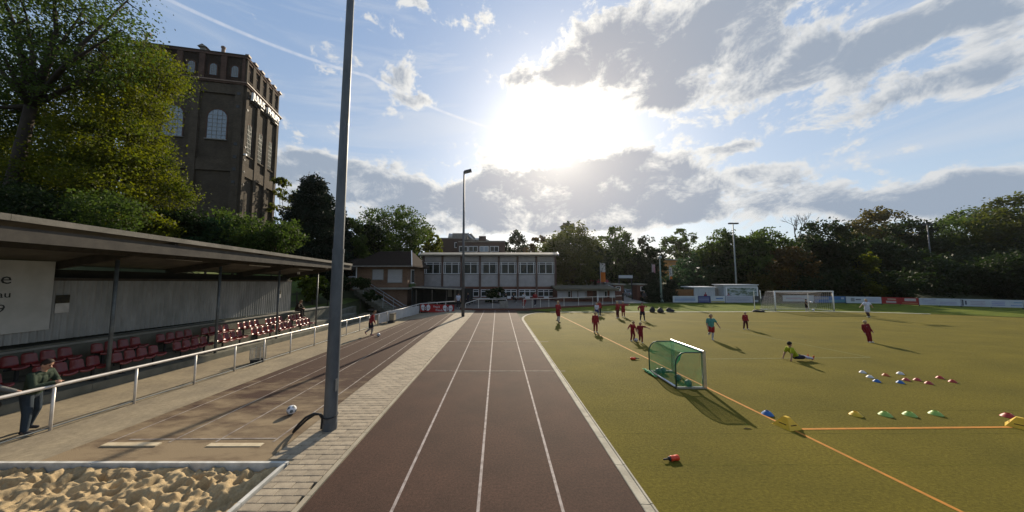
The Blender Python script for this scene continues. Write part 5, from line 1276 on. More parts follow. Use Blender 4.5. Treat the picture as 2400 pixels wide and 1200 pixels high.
# -- undergrowth under the wood: shrubs one by one
rr = random.Random(9); ui = 0
def ubush(px, py, w, h, Y, mt, lab, sd, group='shrubs along the edge of the wood'):
    lb = []; q = random.Random(sd); s = Y/F
    for k in range(5): p = at(px+q.uniform(-.32,.32)*w, py+q.uniform(-.25,.25)*h, Y+q.uniform(-1,1)); r_ = w*q.uniform(.2,.3)*s; lb.append((p.x,p.y,p.z,r_,r_,min(r_,h*s*.32)))
    x = at(px,650,Y).x; tree('shrub', lab, (x,Y,gh(x,Y)), lb, mt, Y*.0078, int(w*h*.18/14)+12, 34, w*s*.11, .06, sd, 'shrub', group, shell=.45, limbs=False)
for (px,py,w,h,Y,mt,lab) in ((1700,665,130,60,56,'dark','dark shrub behind the white storage cabin'),(1805,665,120,80,54,'autumn','olive shrub just right of the landscape billboard'),(1885,672,110,60,52,'dark','dark shrub seen through the goal net'),
   (1960,670,100,70,53,'dark','dark shrub right of the goal, behind the blue board'),(2010,640,70,110,54,'lime','sunlit light green shrub right of the goal'),(2045,670,70,70,52,'lime','low sunlit shrub behind the white board with the grey emblem'),
   (2100,672,120,70,52,'dark','dark shrub behind the red board'),(2200,655,150,100,55,'dark','broad dark shrub behind the pale blue-grey board'),(2310,662,150,90,53,'dark','dark shrub behind the board with the slanted mark'),(2420,655,160,120,50,'dark','dark shrub at the right bend behind the last board'),
   (1480,640,90,50,62,'mid','green shrub behind the gate sign'),(1390,652,120,40,62,'dark','dark hedge shrub behind the kiosk roof'),(1640,690,80,40,50,'teal','bluish shrub behind the navy board'),(2150,620,120,90,60,'dark','tall dark shrub behind the red board'),(2300,640,140,100,64,'dark','tall dark shrub behind the plain pale board'),(2400,640,140,110,64,'dark','tall dark shrub at the right bend'),(1760,640,110,80,60,'dark','tall dark shrub over the billboard'),(1950,625,120,100,60,'dark','tall dark shrub in the wood behind the goal'),(2060,610,120,120,68,'dark','tall dark shrub under the tiered tree')):
    ui += 1; ubush(px,py,w,h,Y,mt,lab,200+ui)
# -- clipped bushes on the bank beside the stand, lawn of the bank
mb = MB(); mb.grid(20,20,lambda u,v:(lambda x,y:(x,y,hz(x,y)+.03))(-15.95-11*u, 22.8+12*v), flip=True); tag(mb.build('bank_lawn', M_grass, smooth=True), kind='structure')
for (px,py,w,h,Y,lab) in ((716,668,46,40,30,'clipped round bush nearest the end of the corrugated wall'),(735,686,50,44,28.5,'sunlit clipped bush on the bank lawn before the stand post'),(748,662,56,36,31,'clipped bush behind the sunlit one on the bank'),(770,680,50,50,29.5,'dark clipped bush beside the thick mast'),(700,650,40,60,27,'light green bush touching the corrugated wall'),
   (846,668,54,30,33,'dark bush at the top of the outdoor stairs'),(872,694,36,24,31.5,'dark bush beside the outdoor stairs'),(800,660,50,60,34,'dark bush behind the thick mast')):
    ui += 1; ubush(px,py,w,h,Y,'hedge' if 'dark' not in lab else 'dark',lab,200+ui,'clipped bushes on the bank')
# shrub in a tub on the terrace
ubush(1157,690,52,46,41,'dark','dark bush on the terrace before the hall windows',280,None)
# ------------------------------------------------------------------ people
CM = {}
def cloth(c, r=.85):
    k = 'cloth_%02d%02d%02d' % tuple(int(v*99) for v in c)
    return pm(k, c, tuple(v*.72 for v in c), 7, r, .25, 40, spec=.15)
SKIN = (.36,.21,.145)
def capsule(mb, a, b, ra, rb, n=10):
    a, b = Vector(a), Vector(b); d = b-a
    if d.length < 1e-5: mb.ell(a, (ra,ra,ra), n, 6); return
    u = d.normalized(); pts = []; rs = []
    for k in range(4): t = math.pi/2*(k/3-1); pts.append(a+u*ra*math.sin(t)); rs.append(max(ra*math.cos(t),ra*.06))
    for k in range(4): t = math.pi/2*k/3; pts.append(b+u*rb*math.sin(t)); rs.append(max(rb*math.cos(t),rb*.06))
    mb.tube(pts, rs, n)
BASEJ = dict(pel=(0,0,.52), chest=(0,.005,.72), neck=(0,0,.835), head=(0,.015,.925),
  shL=(-.105,0,.80), shR=(.105,0,.80), elL=(-.14,-.015,.635), elR=(.14,-.015,.635), wrL=(-.15,.035,.495), wrR=(.15,.035,.495),
  hipL=(-.052,0,.50), hipR=(.052,0,.50), knL=(-.062,.012,.275), knR=(.062,.012,.275), anL=(-.065,-.015,.045), anR=(.065,-.015,.045),
  toL=(-.01,.085,-.025), toR=(.01,.085,-.025))
def person(label, loc, face, h, pose=None, shirt=(.22,.02,.022), sleeve='l', pants=(.20,.018,.02), plen='long', sock=None, shoe=(.5,.5,.5), hair=(.35,.26,.13), hs=1.0, lean=0, emblem=None, vox=.0125, group='people at the ground', cap=None, stem=None):
    J = {k: Vector(v) for k, v in BASEJ.items()}
    for k, v in (pose or {}).items(): J[k] = Vector(v)
    cols = [SKIN, shirt, pants, sock or SKIN, shoe, (.02,.015,.012), emblem or (.6,.6,.6), (.22,.07,.06)]
    B = []                                            # a, b, ra, rb, colour
    add = lambda a, b, ra, rb, c: B.append((Vector(a)*1, Vector(b)*1, ra, rb, c))
    hd, nk = J['head'], J['neck']; up = (hd-nk).normalized(); fw = Vector((0,1,0)); fw = (fw-up*fw.dot(up)).normalized(); rt = fw.cross(up)
    k = hs
    add(hd-up*.012*k, hd+up*.022*k, .049*k, .053*k, 0); add(hd-up*.045*k+fw*.012*k, hd-up*.02*k+fw*.012*k, .031*k, .038*k, 0)
    add(nk-up*.02, hd-up*.03*k, .033, .031, 0)
    add(hd-up*.012*k+fw*.046*k, hd-up*.022*k+fw*.060*k, .008*k, .010*k, 0)
    for s in (-1,1):
        add(hd+rt*s*.052*k-up*.012*k, hd+rt*s*.054*k+up*.008*k, .011*k, .011*k, 0)
        add(hd+rt*s*.02*k+fw*.050*k, hd+rt*s*.021*k+fw*.051*k, .0075*k, .0075*k, 5)
    add(hd-up*.042*k+fw*.043*k-rt*.010*k, hd-up*.042*k+fw*.043*k+rt*.010*k, .0065*k, .0065*k, 7)
    ch, pl = J['chest'], J['pel']
    for s, S_ in (('L',-1),('R',1)):
        sh, hp = J['sh'+s], J['hip'+s]; w1 = pl.lerp(ch,.5) + (hp-pl)*.9
        add(sh.lerp(ch,.35)-Vector((0,0,.02)), w1, .062, .058, 1); add(w1, hp+(pl-hp)*.2+Vector((0,0,.02)), .058, .066, 1)
        el, wr = J['el'+s], J['wr'+s]
        add(ch.lerp(sh,.6)+Vector((0,0,.0)), sh, .052, .043, 1)
        if sleeve == 'l': add(sh, el, .043, .036, 1); add(el, wr, .035, .027, 1)
        else: add(sh, sh.lerp(el,.72), .044, .042, 1); add(sh.lerp(el,.7), el, .031, .028, 0); add(el, wr, .028, .020, 0)
        hv = (wr-el).normalized(); pr = hv.cross(Vector((0,0,1))); pr = pr.normalized() if pr.length > .1 else Vector((1,0,0)); pw = wr+hv*.045
        add(wr, pw, .019, .021, 0)
        for q in range(4): o_ = pr*(q-1.5)*.0105; l = (.036,.042,.040,.031)[q]; m1 = pw+o_+hv*l*.55; add(pw+o_, m1, .0072, .0068, 0); add(m1, m1+(hv*.8-Vector((0,0,.35))).normalized()*l*.55, .0068, .006, 0)
        add(wr+hv*.02+pr*.016*S_, wr+hv*.05+pr*.034*S_, .0085, .0075, 0)
        kn, an, to = J['kn'+s], J['an'+s], J['to'+s]
        if plen == 'long': add(hp, kn, .061, .046, 2); add(kn, an+(kn-an)*.1, .045, .036, 2); add(an+(kn-an)*.16, an, .028, .026, 3)
        else:
            add(hp, hp.lerp(kn,.68), .070, .066, 2); add(hp.lerp(kn,.6), kn, .050, .042, 0); add(kn, kn.lerp(an,.45), .043, .041, 3 if sock else 0); add(kn.lerp(an,.4), an, .041, .027, 3)
        add(an-to*.28+Vector((0,0,-.014)), an+to, .026, .021, 4)
    add(nk-up*.045, nk-up*.03, .046, .042, 1)
    for s in 'LR': add(nk-up*.035, J['sh'+s].lerp(nk,.25)-Vector((0,0,.012)), .038, .040, 1)
    add(pl, ch, .072, .078, 1); add(pl+Vector((0,0,-.015)), pl+Vector((0,0,.01)), .07, .07, 2)
    if emblem: add(ch+Vector((.035,.075,.02)), ch+Vector((.05,.075,.03)), .016, .016, 6)
    mb = MB()
    for a, b, ra, rb, c in B:
        if c in (5,7,6): continue
        capsule(mb, a*h, b*h, ra*h, rb*h)
    me = mb.mesh('body'); ob = bpy.data.objects.new('body', me); COL.objects.link(ob)
    rm = ob.modifiers.new('r','REMESH'); rm.mode = 'VOXEL'; rm.voxel_size = vox; rm.use_smooth_shade = True
    sm_ = ob.modifiers.new('s','SMOOTH'); sm_.factor = .5; sm_.iterations = 2
    bpy.context.view_layer.update()
    m2 = bpy.data.meshes.new_from_object(ob.evaluated_get(bpy.context.evaluated_depsgraph_get())); bpy.data.objects.remove(ob)
    n = len(m2.polygons); cen = np.empty(n*3, np.float32); m2.polygons.foreach_get('center', cen); cen = cen.reshape(-1,3)/h
    best = np.full(n, 1e9); idx = np.zeros(n, np.int32)
    for a, b, ra, rb, c in B:
        a_, b_ = np.array(a), np.array(b); ab = b_-a_; t = np.clip(((cen-a_)@ab)/max(ab@ab,1e-9),0,1); d = np.linalg.norm(cen-a_-t[:,None]*ab,axis=1)-(ra+(rb-ra)*t) - (.004 if c in (5,7,6) else 0)
        q = d < best; best[q] = d[q]; idx[q] = c
    m2.materials.clear()
    for i, c in enumerate(cols): m2.materials.append(pm('skin', SKIN, (.30,.17,.115), 9, .55, spec=.3) if i == 0 or (i == 3 and not sock) else cloth(c))
    m2.polygons.foreach_set('material_index', idx); m2.polygons.foreach_set('use_smooth', [True]*n)
    # the feet reach the ground: lowest point to zero
    co = np.empty(len(m2.vertices)*3, np.float32); m2.vertices.foreach_get('co', co); zmin = co.reshape(-1,3)[:,2].min() if stem is None else stem
    t = thing('person', label, 'person', loc, face, group); t.rotation_euler = (0, lean, face)
    body = bpy.data.objects.new('body', m2); COL.objects.link(body); body.parent = t; body.location = (0,0,-zmin)
    # hair: a shell over the skull
    rr = random.Random(hash(label) % 999); mb = MB(); nn, mm = 14, 9
    c0 = (hd+up*.010*k)*h; rad = .0535*k*h
    vs = []; 
    for i in range(mm+1):
        th = (math.pi*.70)*i/mm
        for j in range(nn):
            a = 2*math.pi*j/nn; fr = math.cos(a-math.pi/2)           # 1 at the forehead
            tl_ = math.pi*(.70-.36*max(0,fr)**.8-.10*max(0,1-abs(fr)*1.5)); tt = th*tl_/(math.pi*.70)
            v = rt*math.cos(a)*math.sin(tt)+fw*math.sin(a)*math.sin(tt)+up*math.cos(tt)
            r_ = rad*(1.07+.05*rr.random()) if i < mm else rad*.96
            vs.append(c0+v*r_+up*max(0,math.cos(tt))*.013*k*h)
    fs = [(i*nn+j,(i)*nn+(j+1)%nn,(i+1)*nn+(j+1)%nn,(i+1)*nn+j) for i in range(mm) for j in range(nn)]
    mb.add(vs, fs); mb.build('hair', cloth(cap or hair, .7), t, loc=(0,0,-zmin), smooth=True)
    return t
RED, DRED = (.235,.018,.02), (.16,.013,.018)
def foot(px, py): return G(px, py)
def hgt(pyf, pyh, px=1300): 
    p = G(px, pyf); return (zat(pyh, p.y) - p.z)
PI = math.pi
walkp = dict(knR=(.05,.09,.29), anR=(.05,.07,.06), knL=(-.055,-.02,.28), anL=(-.06,-.13,.09), toL=(0,.07,-.05), elR=(.15,-.07,.65), wrR=(.15,.0,.53), elL=(-.15,.06,.65), wrL=(-.13,.14,.56))
runp = dict(knR=(.05,.13,.33), anR=(.05,.05,.13), knL=(-.055,.0,.27), anL=(-.06,-.03,.045), elR=(.16,-.10,.67), wrR=(.15,.0,.60), elL=(-.16,.08,.67), wrL=(-.12,.17,.64))
wide = dict(knL=(-.085,.01,.28), anL=(-.11,-.01,.045), knR=(.085,.01,.28), anR=(.11,-.01,.045))
blond, brn, dk = (.42,.34,.20), (.10,.06,.03), (.02,.015,.012)
def P(label, px, pyf, pyh, face, pose=None, **kw): 
    return person(label, foot(px,pyf), face, hgt(pyf,pyh,px), pose, **kw)
P('tall youth in a red tracksuit stepping along the near touchline by the kerb bend', 1308,757,705,R(215),dict(knR=(.04,.06,.29),anR=(.02,-.04,.12),elR=(.13,.05,.63),wrR=(.04,.13,.62),elL=(-.13,.05,.63),wrL=(-.05,.14,.60)),pants=DRED,plen='short',sock=(.5,.5,.5),shoe=(.05,.03,.03),hair=blond)
P('child in red top and long red trousers on the orange line facing the camera', 1396,779,731,R(176),None,shoe=(.55,.5,.45),hair=blond,hs=1.15)
P('child in white shirt and blue shorts standing before a taller red player', 1399,742,710,R(160),wide,shirt=(.5,.52,.6),sleeve='s',pants=(.03,.04,.14),plen='short',sock=(.5,.5,.5),hair=blond,hs=1.2)
P('player in red jacket and black trousers behind the child in white', 1405,740,704,R(190),None,pants=(.02,.02,.03),hair=dk,hs=1.05)
P('blond child in red with dark legs, left one of the pair at the far kerb', 1448,746,706,R(30),None,pants=(.08,.015,.02),hair=blond,hs=1.12)
P('child in red with arms spread, right one of the pair at the far kerb', 1461,743,707,R(170),dict(elL=(-.24,.0,.77),wrL=(-.34,.03,.80),elR=(.24,.0,.74),wrR=(.36,.03,.76)),plen='short',sock=DRED,hair=(.5,.45,.35),hs=1.12)
P('player in red top and black shorts standing near the dark bags', 1506,752,709,R(170),dict(**wide,elL=(-.22,.02,.78),wrL=(-.16,.10,.80),elR=(.2,-.02,.70),wrR=(.2,.05,.60)),pants=(.02,.02,.025),plen='short',sock=(.03,.03,.03),shoe=(.45,.45,.45),hair=dk)
P('child in red bending with one arm out, duelling for the ball', 1483,799,751,R(200),dict(chest=(.01,.04,.71),neck=(.015,.075,.81),head=(.02,.10,.90),elL=(-.10,.12,.65),wrL=(-.04,.2,.55),elR=(.24,.02,.70),wrR=(.33,.07,.64),knL=(-.07,.05,.28),anL=(-.09,-.03,.05),knR=(.08,.03,.28),anR=(.11,.0,.05)),pants=DRED,shoe=(.6,.6,.6),hair=(.2,.13,.07),hs=1.15)
P('child in dark red with one arm stretched out, challenging beside the ball', 1502,804,755,R(170),dict(elL=(-.26,.02,.77),wrL=(-.38,.05,.72),elR=(.15,.0,.66),wrR=(.14,.05,.52),knR=(.05,.05,.28),anR=(.05,-.02,.12),knL=(-.065,.02,.27)),shirt=DRED,sleeve='s',pants=DRED,hair=blond,hs=1.15)
P('boy in turquoise shirt and red shorts running across the penalty area', 1668,797,736,R(165),dict(knR=(.06,.04,.29),anR=(.05,-.12,.22),elL=(-.2,-.02,.68),wrL=(-.26,.04,.54),elR=(.14,.0,.63),wrR=(.13,.05,.49),knL=(-.045,.02,.275),anL=(-.03,-.01,.045)),shirt=(.07,.22,.19),sleeve='s',pants=(.25,.02,.02),plen='short',sock=(.4,.4,.42),hair=(.32,.24,.13),hs=1.1)
P('child in red with black legs standing legs apart near the far goal area', 1748,772,731,R(180),wide,pants=(.06,.012,.015),hair=(.5,.42,.28),hs=1.15,emblem=(.6,.5,.5))
person('child in bright yellow shirt sitting back on straight arms on the turf', foot(1864,845), R(-96), 1.36, dict(pel=(0,0,.075),chest=(0,-.085,.24),neck=(0,-.135,.36),head=(0,-.135,.455),shL=(-.1,-.135,.325),shR=(.1,-.135,.325),elL=(-.13,-.19,.17),elR=(.13,-.19,.17),wrL=(-.14,-.23,.035),wrR=(.14,-.22,.035),hipL=(-.05,.02,.07),hipR=(.05,.02,.07),knL=(-.06,.23,.075),knR=(.06,.24,.07),anL=(-.08,.44,.04),anR=(.06,.46,.04),toL=(-.02,.02,.075),toR=(.02,.02,.075)), shirt=(.30,.34,.02), sleeve='s', pants=(.02,.022,.035), plen='short', sock=(.4,.4,.5), shoe=(.5,.13,.05), hair=dk, hs=1.1)
P('player in white kit with dark socks seen from behind near the goal', 2034,745,701,R(-8),dict(elL=(-.2,.0,.70),wrL=(-.26,.03,.60),elR=(.2,.0,.70),wrR=(.27,.03,.60),knR=(.05,.02,.275),knL=(-.05,-.02,.28),anL=(-.05,-.10,.08)),shirt=(.5,.53,.62),sleeve='s',pants=(.48,.51,.58),plen='short',sock=(.05,.03,.03),shoe=(.5,.5,.4),hair=(.36,.28,.16),hs=1.05)
P('child in dark red tracksuit leaning sideways as if braking', 2041,803,750,R(172),dict(elL=(-.13,.0,.63),wrL=(-.13,.06,.5),anL=(-.04,-.01,.045),anR=(.045,-.03,.05),knL=(-.045,.01,.275),knR=(.05,.02,.28)),shirt=DRED,pants=DRED,shoe=(.55,.55,.55),hair=(.45,.36,.22),hs=1.15,lean=R(11),emblem=(.6,.55,.55))
P('goalkeeper in black kit in front of the large goal', 1890,729.5,701,R(230),dict(elL=(-.18,.05,.70),wrL=(-.14,.14,.66),elR=(.2,-.02,.70),wrR=(.24,.03,.6),knL=(-.06,.10,.30),anL=(-.06,.14,.08),knR=(.05,.0,.275)),shirt=(.02,.015,.02),sleeve='s',pants=(.015,.015,.018),plen='short',sock=(.35,.33,.3),hair=dk,hs=1.1)
P('boy in red top and black shorts dribbling on the runway beside the railing', 868,787,726,R(-78),dict(pel=(0,0,.52),chest=(0,.06,.71),neck=(0,.10,.81),head=(0,.135,.895),shL=(-.105,.07,.785),shR=(.105,.07,.785),elL=(-.13,.07,.63),wrL=(-.12,.13,.5),elR=(.15,.0,.66),wrR=(.15,.02,.52),knL=(-.055,.06,.285),anL=(-.055,.02,.05),knR=(.055,.0,.29),anR=(.055,-.17,.16),toR=(0,.03,-.08)),pants=(.02,.02,.028),plen='short',sock=(.3,.26,.23),shoe=(.45,.2,.16),hair=(.16,.09,.04))
# spectators at the stand
mp = Vector((rail_x(7.3)-.38, 7.3, 0)); mp.z = gz(mp.x, mp.y)
person('man in dark green jacket and jeans leaning with his forearms on the railing', mp, R(-72), 1.74, dict(pel=(0,.0,.515),chest=(0,.055,.70),neck=(0,.095,.805),head=(.0,.125,.885),shL=(-.115,.075,.775),shR=(.115,.075,.775),elL=(-.15,.13,.625),elR=(.15,.13,.625),wrL=(-.03,.235,.64),wrR=(.03,.225,.64),knL=(-.085,.0,.28),knR=(.085,.05,.28),anL=(-.10,-.08,.05),anR=(.10,.05,.045)), shirt=(.030,.045,.030), pants=(.030,.042,.055), shoe=(.06,.055,.055), hair=(.03,.02,.015), vox=.012)
ep = Vector((rail_x(6.4)-.36, 6.42, 0)); ep.z = gz(ep.x, ep.y)
person('person in grey clothes at the picture edge resting one hand on the railing', ep, R(-75), 1.72, dict(chest=(0,.03,.71),neck=(0,.05,.82),head=(0,.075,.91),elL=(-.17,.13,.68),wrL=(-.22,.21,.625),elR=(.15,.05,.64),wrR=(.14,.19,.62),knL=(-.06,.05,.28),anL=(-.06,.07,.045)), shirt=(.13,.13,.12), pants=(.13,.125,.11), shoe=(.12,.1,.09), hair=(.10,.07,.05))
sp2 = rel(-15.02, 22.55, .55)
person('person in dark clothes hunched on the ledge at the end of the corrugated wall', sp2, R(-88), 1.72, dict(pel=(0,-.02,.63),chest=(0,.05,.79),neck=(0,.10,.89),head=(0,.145,.965),shL=(-.11,.09,.865),shR=(.11,.09,.865),elL=(-.14,.14,.72),elR=(.14,.14,.72),wrL=(-.06,.25,.68),wrR=(.06,.25,.68),hipL=(-.055,0,.61),hipR=(.055,0,.61),knL=(-.07,.24,.62),knR=(.07,.24,.60),anL=(-.07,.23,.39),anR=(.07,.25,.37)), shirt=(.022,.018,.014), pants=(.05,.045,.04), shoe=(.03,.03,.03), hair=(.16,.11,.06), stem=0)
# people round the terrace
def T(label, px, Y, z0, h, face, pose=None, **kw): return person(label, (at(px,700,Y).x,Y,z0), face, h, pose, vox=.018, **kw)
sit = dict(pel=(0,0,.29),chest=(0,.02,.48),neck=(0,.03,.60),head=(0,.05,.69),shL=(-.105,.02,.565),shR=(.105,.02,.565),elL=(-.14,.06,.42),elR=(.14,.06,.42),wrL=(-.1,.18,.40),wrR=(.1,.18,.40),hipL=(-.05,.0,.275),hipR=(.05,.0,.275),knL=(-.06,.22,.28),knR=(.06,.22,.28),anL=(-.06,.22,.045),anR=(.06,.22,.045))
T('spectator in pale shirt and red scarf standing at the end of the red banner', 1074,35.0,.03,1.75,R(200),None,shirt=(.40,.42,.5),sleeve='s',pants=(.03,.03,.035),hair=dk)
T('spectator in black standing between the slim mast and the banner', 1097,37.5,.03,1.75,R(120),walkp,shirt=(.02,.02,.022),pants=(.02,.02,.025),hair=dk)
T('player in red top leaning on the terrace railing', 1254,37.0,.13,1.7,R(190),walkp,pants=(.02,.02,.03),hair=brn)
T('child in red sitting low on the terrace behind the railing', 1229,36.0,.13,1.4,R(160),sit,hair=dk,hs=1.1)
T('guest in dark clothes sitting at the terrace table by the bush', 1187,41.5,.13,1.7,R(100),sit,shirt=(.02,.02,.02),pants=(.02,.02,.02),hair=dk)
T('guest in dark jacket sitting at the terrace table before the doors', 1203,42.0,.13,1.7,R(-100),sit,shirt=(.03,.03,.035),pants=(.02,.02,.02),hair=brn)
T('guest in white shirt sitting by the hall doors', 1228,43.0,.13,1.7,R(180),sit,shirt=(.45,.45,.45),pants=(.03,.03,.03),hair=dk)
T('person in dark clothes walking through the entrance gate', 1510,43.0,.01,1.65,R(190),walkp,shirt=(.05,.05,.055),pants=(.02,.02,.02),hair=(.3,.25,.2))
T('person in dark clothes standing at the kiosk end of the entrance path', 1460,44.5,.02,1.5,R(90),None,shirt=(.025,.025,.03),pants=(.02,.02,.02),hair=dk)
T('child in hooded red jacket behind the navy perimeter board', 1654,43.2,.0,1.42,R(180),None,shirt=(.20,.03,.05),pants=(.03,.03,.04),cap=(.20,.03,.05),hs=1.15)
T('child in pink jacket behind the pale grey perimeter board', 1708,43.0,.0,1.35,R(175),None,shirt=(.30,.16,.2),pants=(.05,.05,.08),hair=brn,hs=1.15)
# ------------------------------------------------------------------ balls, goals, cones, bags
M_ballw = pm('ball_white', (.62,.62,.64), (.5,.5,.52), 4, .4, spec=.4); M_ballk = pm('ball_dark', (.03,.03,.04), (.05,.05,.06), 4, .4)
M_ballg = pm('ball_grey', (.10,.12,.13), (.07,.085,.09), 5, .5)
ph = (1+5**.5)/2
ICO = [Vector(v).normalized() for v in ((0,1,ph),(0,-1,ph),(0,1,-ph),(0,-1,-ph),(1,ph,0),(-1,ph,0),(1,-ph,0),(-1,-ph,0),(ph,0,1),(-ph,0,1),(ph,0,-1),(-ph,0,-1))]
def ball(label, p, r, m1, m2, spin=.4):
    mb = MB(); n, m_ = 28, 18
    mb.ell((0,0,0),(r,r,r),n,m_)
    mb.m = []
    for f in mb.f:
        c = sum((Vector(mb.v[i]) for i in f), Vector())/len(f); mb.m.append(1 if max(c.normalized().dot(a) for a in ICO) > .945 else 0)
    o = mb.build('football', [m1,m2], None, (p.x,p.y,p.z+r), smooth=True); o.rotation_euler = (spin,spin*2,spin*.5)
    return tag(o, label, 'ball', 'footballs')
ball('pale football lying alone on the dusty runway near the thick mast', G(683,971), .115, M_ballw, M_ballg, .9)
ball('black and white football rolling before the boy on the runway', G(887,789), .115, M_ballw, M_ballk)
ball('football between the two duelling children in red', G(1491,801), .10, M_ballw, M_ballk, 1.1)
ball('football flying in front of the goalkeeper', Vector((at(1902,711,30.5).x,30.5,at(1902,711,30.5).z)), .11, M_ballw, M_ballw)
ball('football lying on the goal line of the large goal', G(1906,729), .11, M_ballw, M_ballw)
# -- small goal with green net
def small_goal():
    nb = G(1652,911); X, Yn = nb.x, nb.y; Hh = 1.12; L_ = 1.72; D = .92
    t = thing('small_goal', 'small training goal with aluminium bars and green net', 'goal', (X,Yn,0))
    alu = pm('aluminium', (.62,.62,.64), (.5,.5,.52), 5, .28, metal=.85); gt = pm('green_tube', (.05,.10,.075), (.035,.075,.055), 5, .4, metal=.3)
    mb = MB(); mb.bb(-.05,.05,-.04,.04,.0,Hh).build('post', alu, t); MB().bb(-.05,.05,L_-.04,L_+.04,0,Hh).build('post', alu, t)
    MB().tube([(0,-.05,Hh+.05),(0,L_+.05,Hh+.05)],.052,16).build('crossbar', alu, t, smooth=True, sharp=50)
    MB().bb(-D,-.052,-.035,.035,.0,.06).build('ground_bar', alu, t); MB().bb(-D,-.052,L_-.035,L_+.035,0,.06).build('ground_bar', alu, t)
    MB().tube([(-D,.04,.05),(-D,L_*.5,.05),(-D,L_-.04,.05)],.045,10).build('ground_bar', alu, t, smooth=True)
    prof = [(-.05,Hh+.03),(-.60,Hh+.03),(-.72,Hh-.0),(-.83,Hh-.09),(-.90,Hh-.22),(-.92,Hh-.36),(-.92,.06)]
    for yy in (0,L_): MB().tube([(x,yy,z) for x, z in prof],.022,8).build('side_tube', gt, t, smooth=True)
    net = pm('green_net', (.05,.42,.20), (.04,.34,.16), 6, .7, trans=.45)
    # net: strands over the sides and the sagging back
    mb = MB(); st = .034; w = .0045
    def hz_(x): 
        for (x0,z0),(x1,z1) in zip(prof[:-1],prof[1:]):
            if x1 <= x <= x0 and x0 != x1: return z0+(z1-z0)*(x-x0)/(x1-x0)
        return prof[-2][1]
    for yy, sgn in ((0,1),(L_,-1)):
        x = -.08
        while x > -.91: mb.bar((x,yy+.004*math.sin(x*30),.05),(x,yy,hz_(x)),w,w); x -= st
        z = .07
        while z < Hh:
            xe = -.92
            while hz_(xe) < z and xe < -.06: xe += .02
            mb.bar((-.06,yy,z),(xe,yy,z),w,w); z += st
        mb.build('side_net', net, t); mb = MB()

    def back(s, v):        # s along the profile from the crossbar down to the back bar, v along the goal's width
        k = s*(len(prof)-1); i = min(int(k),len(prof)-2); f = k-i; x = prof[i][0]+(prof[i+1][0]-prof[i][0])*f; z = prof[i][1]+(prof[i+1][1]-prof[i][1])*f
        sag = math.sin(math.pi*v)**.6*math.sin(math.pi*min(1,s*1.0))
        return Vector((x+.46*sag*min(1,s*1.6), L_*v, max(.05, z-.16*sag)))
    n1, n2 = 46, 54
    for i in range(n1+1):
        for j in range(n2): mb.bar(back(i/n1,j/n2), back(i/n1,(j+1)/n2), w, w)
    for j in range(n2+1):
        for i in range(n1): mb.bar(back(i/n1,j/n2), back((i+1)/n1,j/n2), w, w)
    mb.build('back_net', net, t)
    mb = MB(); rr = random.Random(2)
    for k in range(7): q = [(-D-.08-.10*rr.random(), L_*.75+.3*math.sin(a+k)+.06*k, .04+.05*rr.random()) for a in np.linspace(0,6,12)]; mb.tube(q,.018,5)
    mb.build('gathered_net', net, t)
    for (dx,dy,lab,m) in ((-.74,1.42,'grey ball in the back corner of the small goal',M_ballg),(-.52,1.52,'dark ball beside the corner ball inside the small goal',M_ballg),(-.44,.72,'grey ball in the middle of the small goal',M_ballg),(-.42,.18,'greenish ball against the near side net of the small goal',M_ballg)):
        ball(lab, Vector((X+dx,Yn+dy,.005)), .11, m, M_ballk)
small_goal()
def big_goal():
    a, b = G(1818,729.5), G(1955,729.5); Y = a.y; X0, X1 = a.x, b.x; Hh = zat(683,Y)
    t = thing('large_goal', 'large white football goal with white net at the far end', 'goal', ((X0+X1)/2,Y,0)); o = tuple(t.location)
    gm = pm('goal_white', (.62,.62,.60), (.52,.52,.5), 3, .4)
    for x in (X0,X1): MB().tube([(x,Y,0),(x,Y,Hh)],.065,10).build('post', gm, t, org=o, smooth=True)
    MB().tube([(X0-.06,Y,Hh),(X1+.06,Y,Hh)],.065,10).build('crossbar', gm, t, org=o, smooth=True)
    dp = 1.9
    for x in (X0,X1):
        MB().tube([(x,Y,Hh),(x,Y+dp*.45,Hh-.02)],.03,6).build('stay', gm, t, org=o); MB().tube([(x,Y,.03),(x,Y+dp,.03)],.03,6).build('ground_frame', gm, t, org=o)
        MB().tube([(x,Y+dp+.7,0),(x,Y+dp+.7,Hh*.98)],.04,6).build('net_pole', gm, t, org=o)
    MB().tube([(X0,Y+dp,.03),(X1,Y+dp,.03)],.03,6).build('ground_frame', gm, t, org=o)
    nm = pm('white_net', (.52,.46,.44), (.44,.39,.38), 4, .8); w = .011; mb = MB()
    def S(u, v):  # u across, v from crossbar back and down
        x = X0+(X1-X0)*u
        if v < .4: return Vector((x, Y+dp*.55*v/.4, Hh-.28*math.sin(math.pi*u)*math.sin(math.pi*v/.4*.6)))
        f = (v-.4)/.6; return Vector((x, Y+dp*(.55+.45*f), Hh*(1-f)+.04 - .12*math.sin(math.pi*u)*(1-f)))
    nu, nv = 62, 34
    for j in range(nv+1):
        for i in range(nu): mb.bar(S(i/nu,j/nv),S((i+1)/nu,j/nv),w,w)
    for i in range(nu+1):
        for j in range(nv): mb.bar(S(i/nu,j/nv),S(i/nu,(j+1)/nv),w,w)
    mb.build('net', nm, t, org=o)
    for x in (X0,X1):
        mb = MB()
        for k in range(1,9): yy = Y+dp*k/9; zt = Hh if k/9 < .55 else Hh*(1-(k/9-.55)/.45); mb.bar((x,yy,.03),(x,yy,zt),w,w)
        for k in range(1,13): z = Hh*k/13; ye = Y+dp*(1-.45*z/Hh); mb.bar((x,Y,z),(x,ye,z),w,w)
        mb.build('side_net', nm, t, org=o)
big_goal()
p = G(1784,716); t = thing('corner_pole', 'thin white pole standing on the lawn before the black board', 'pole', p)
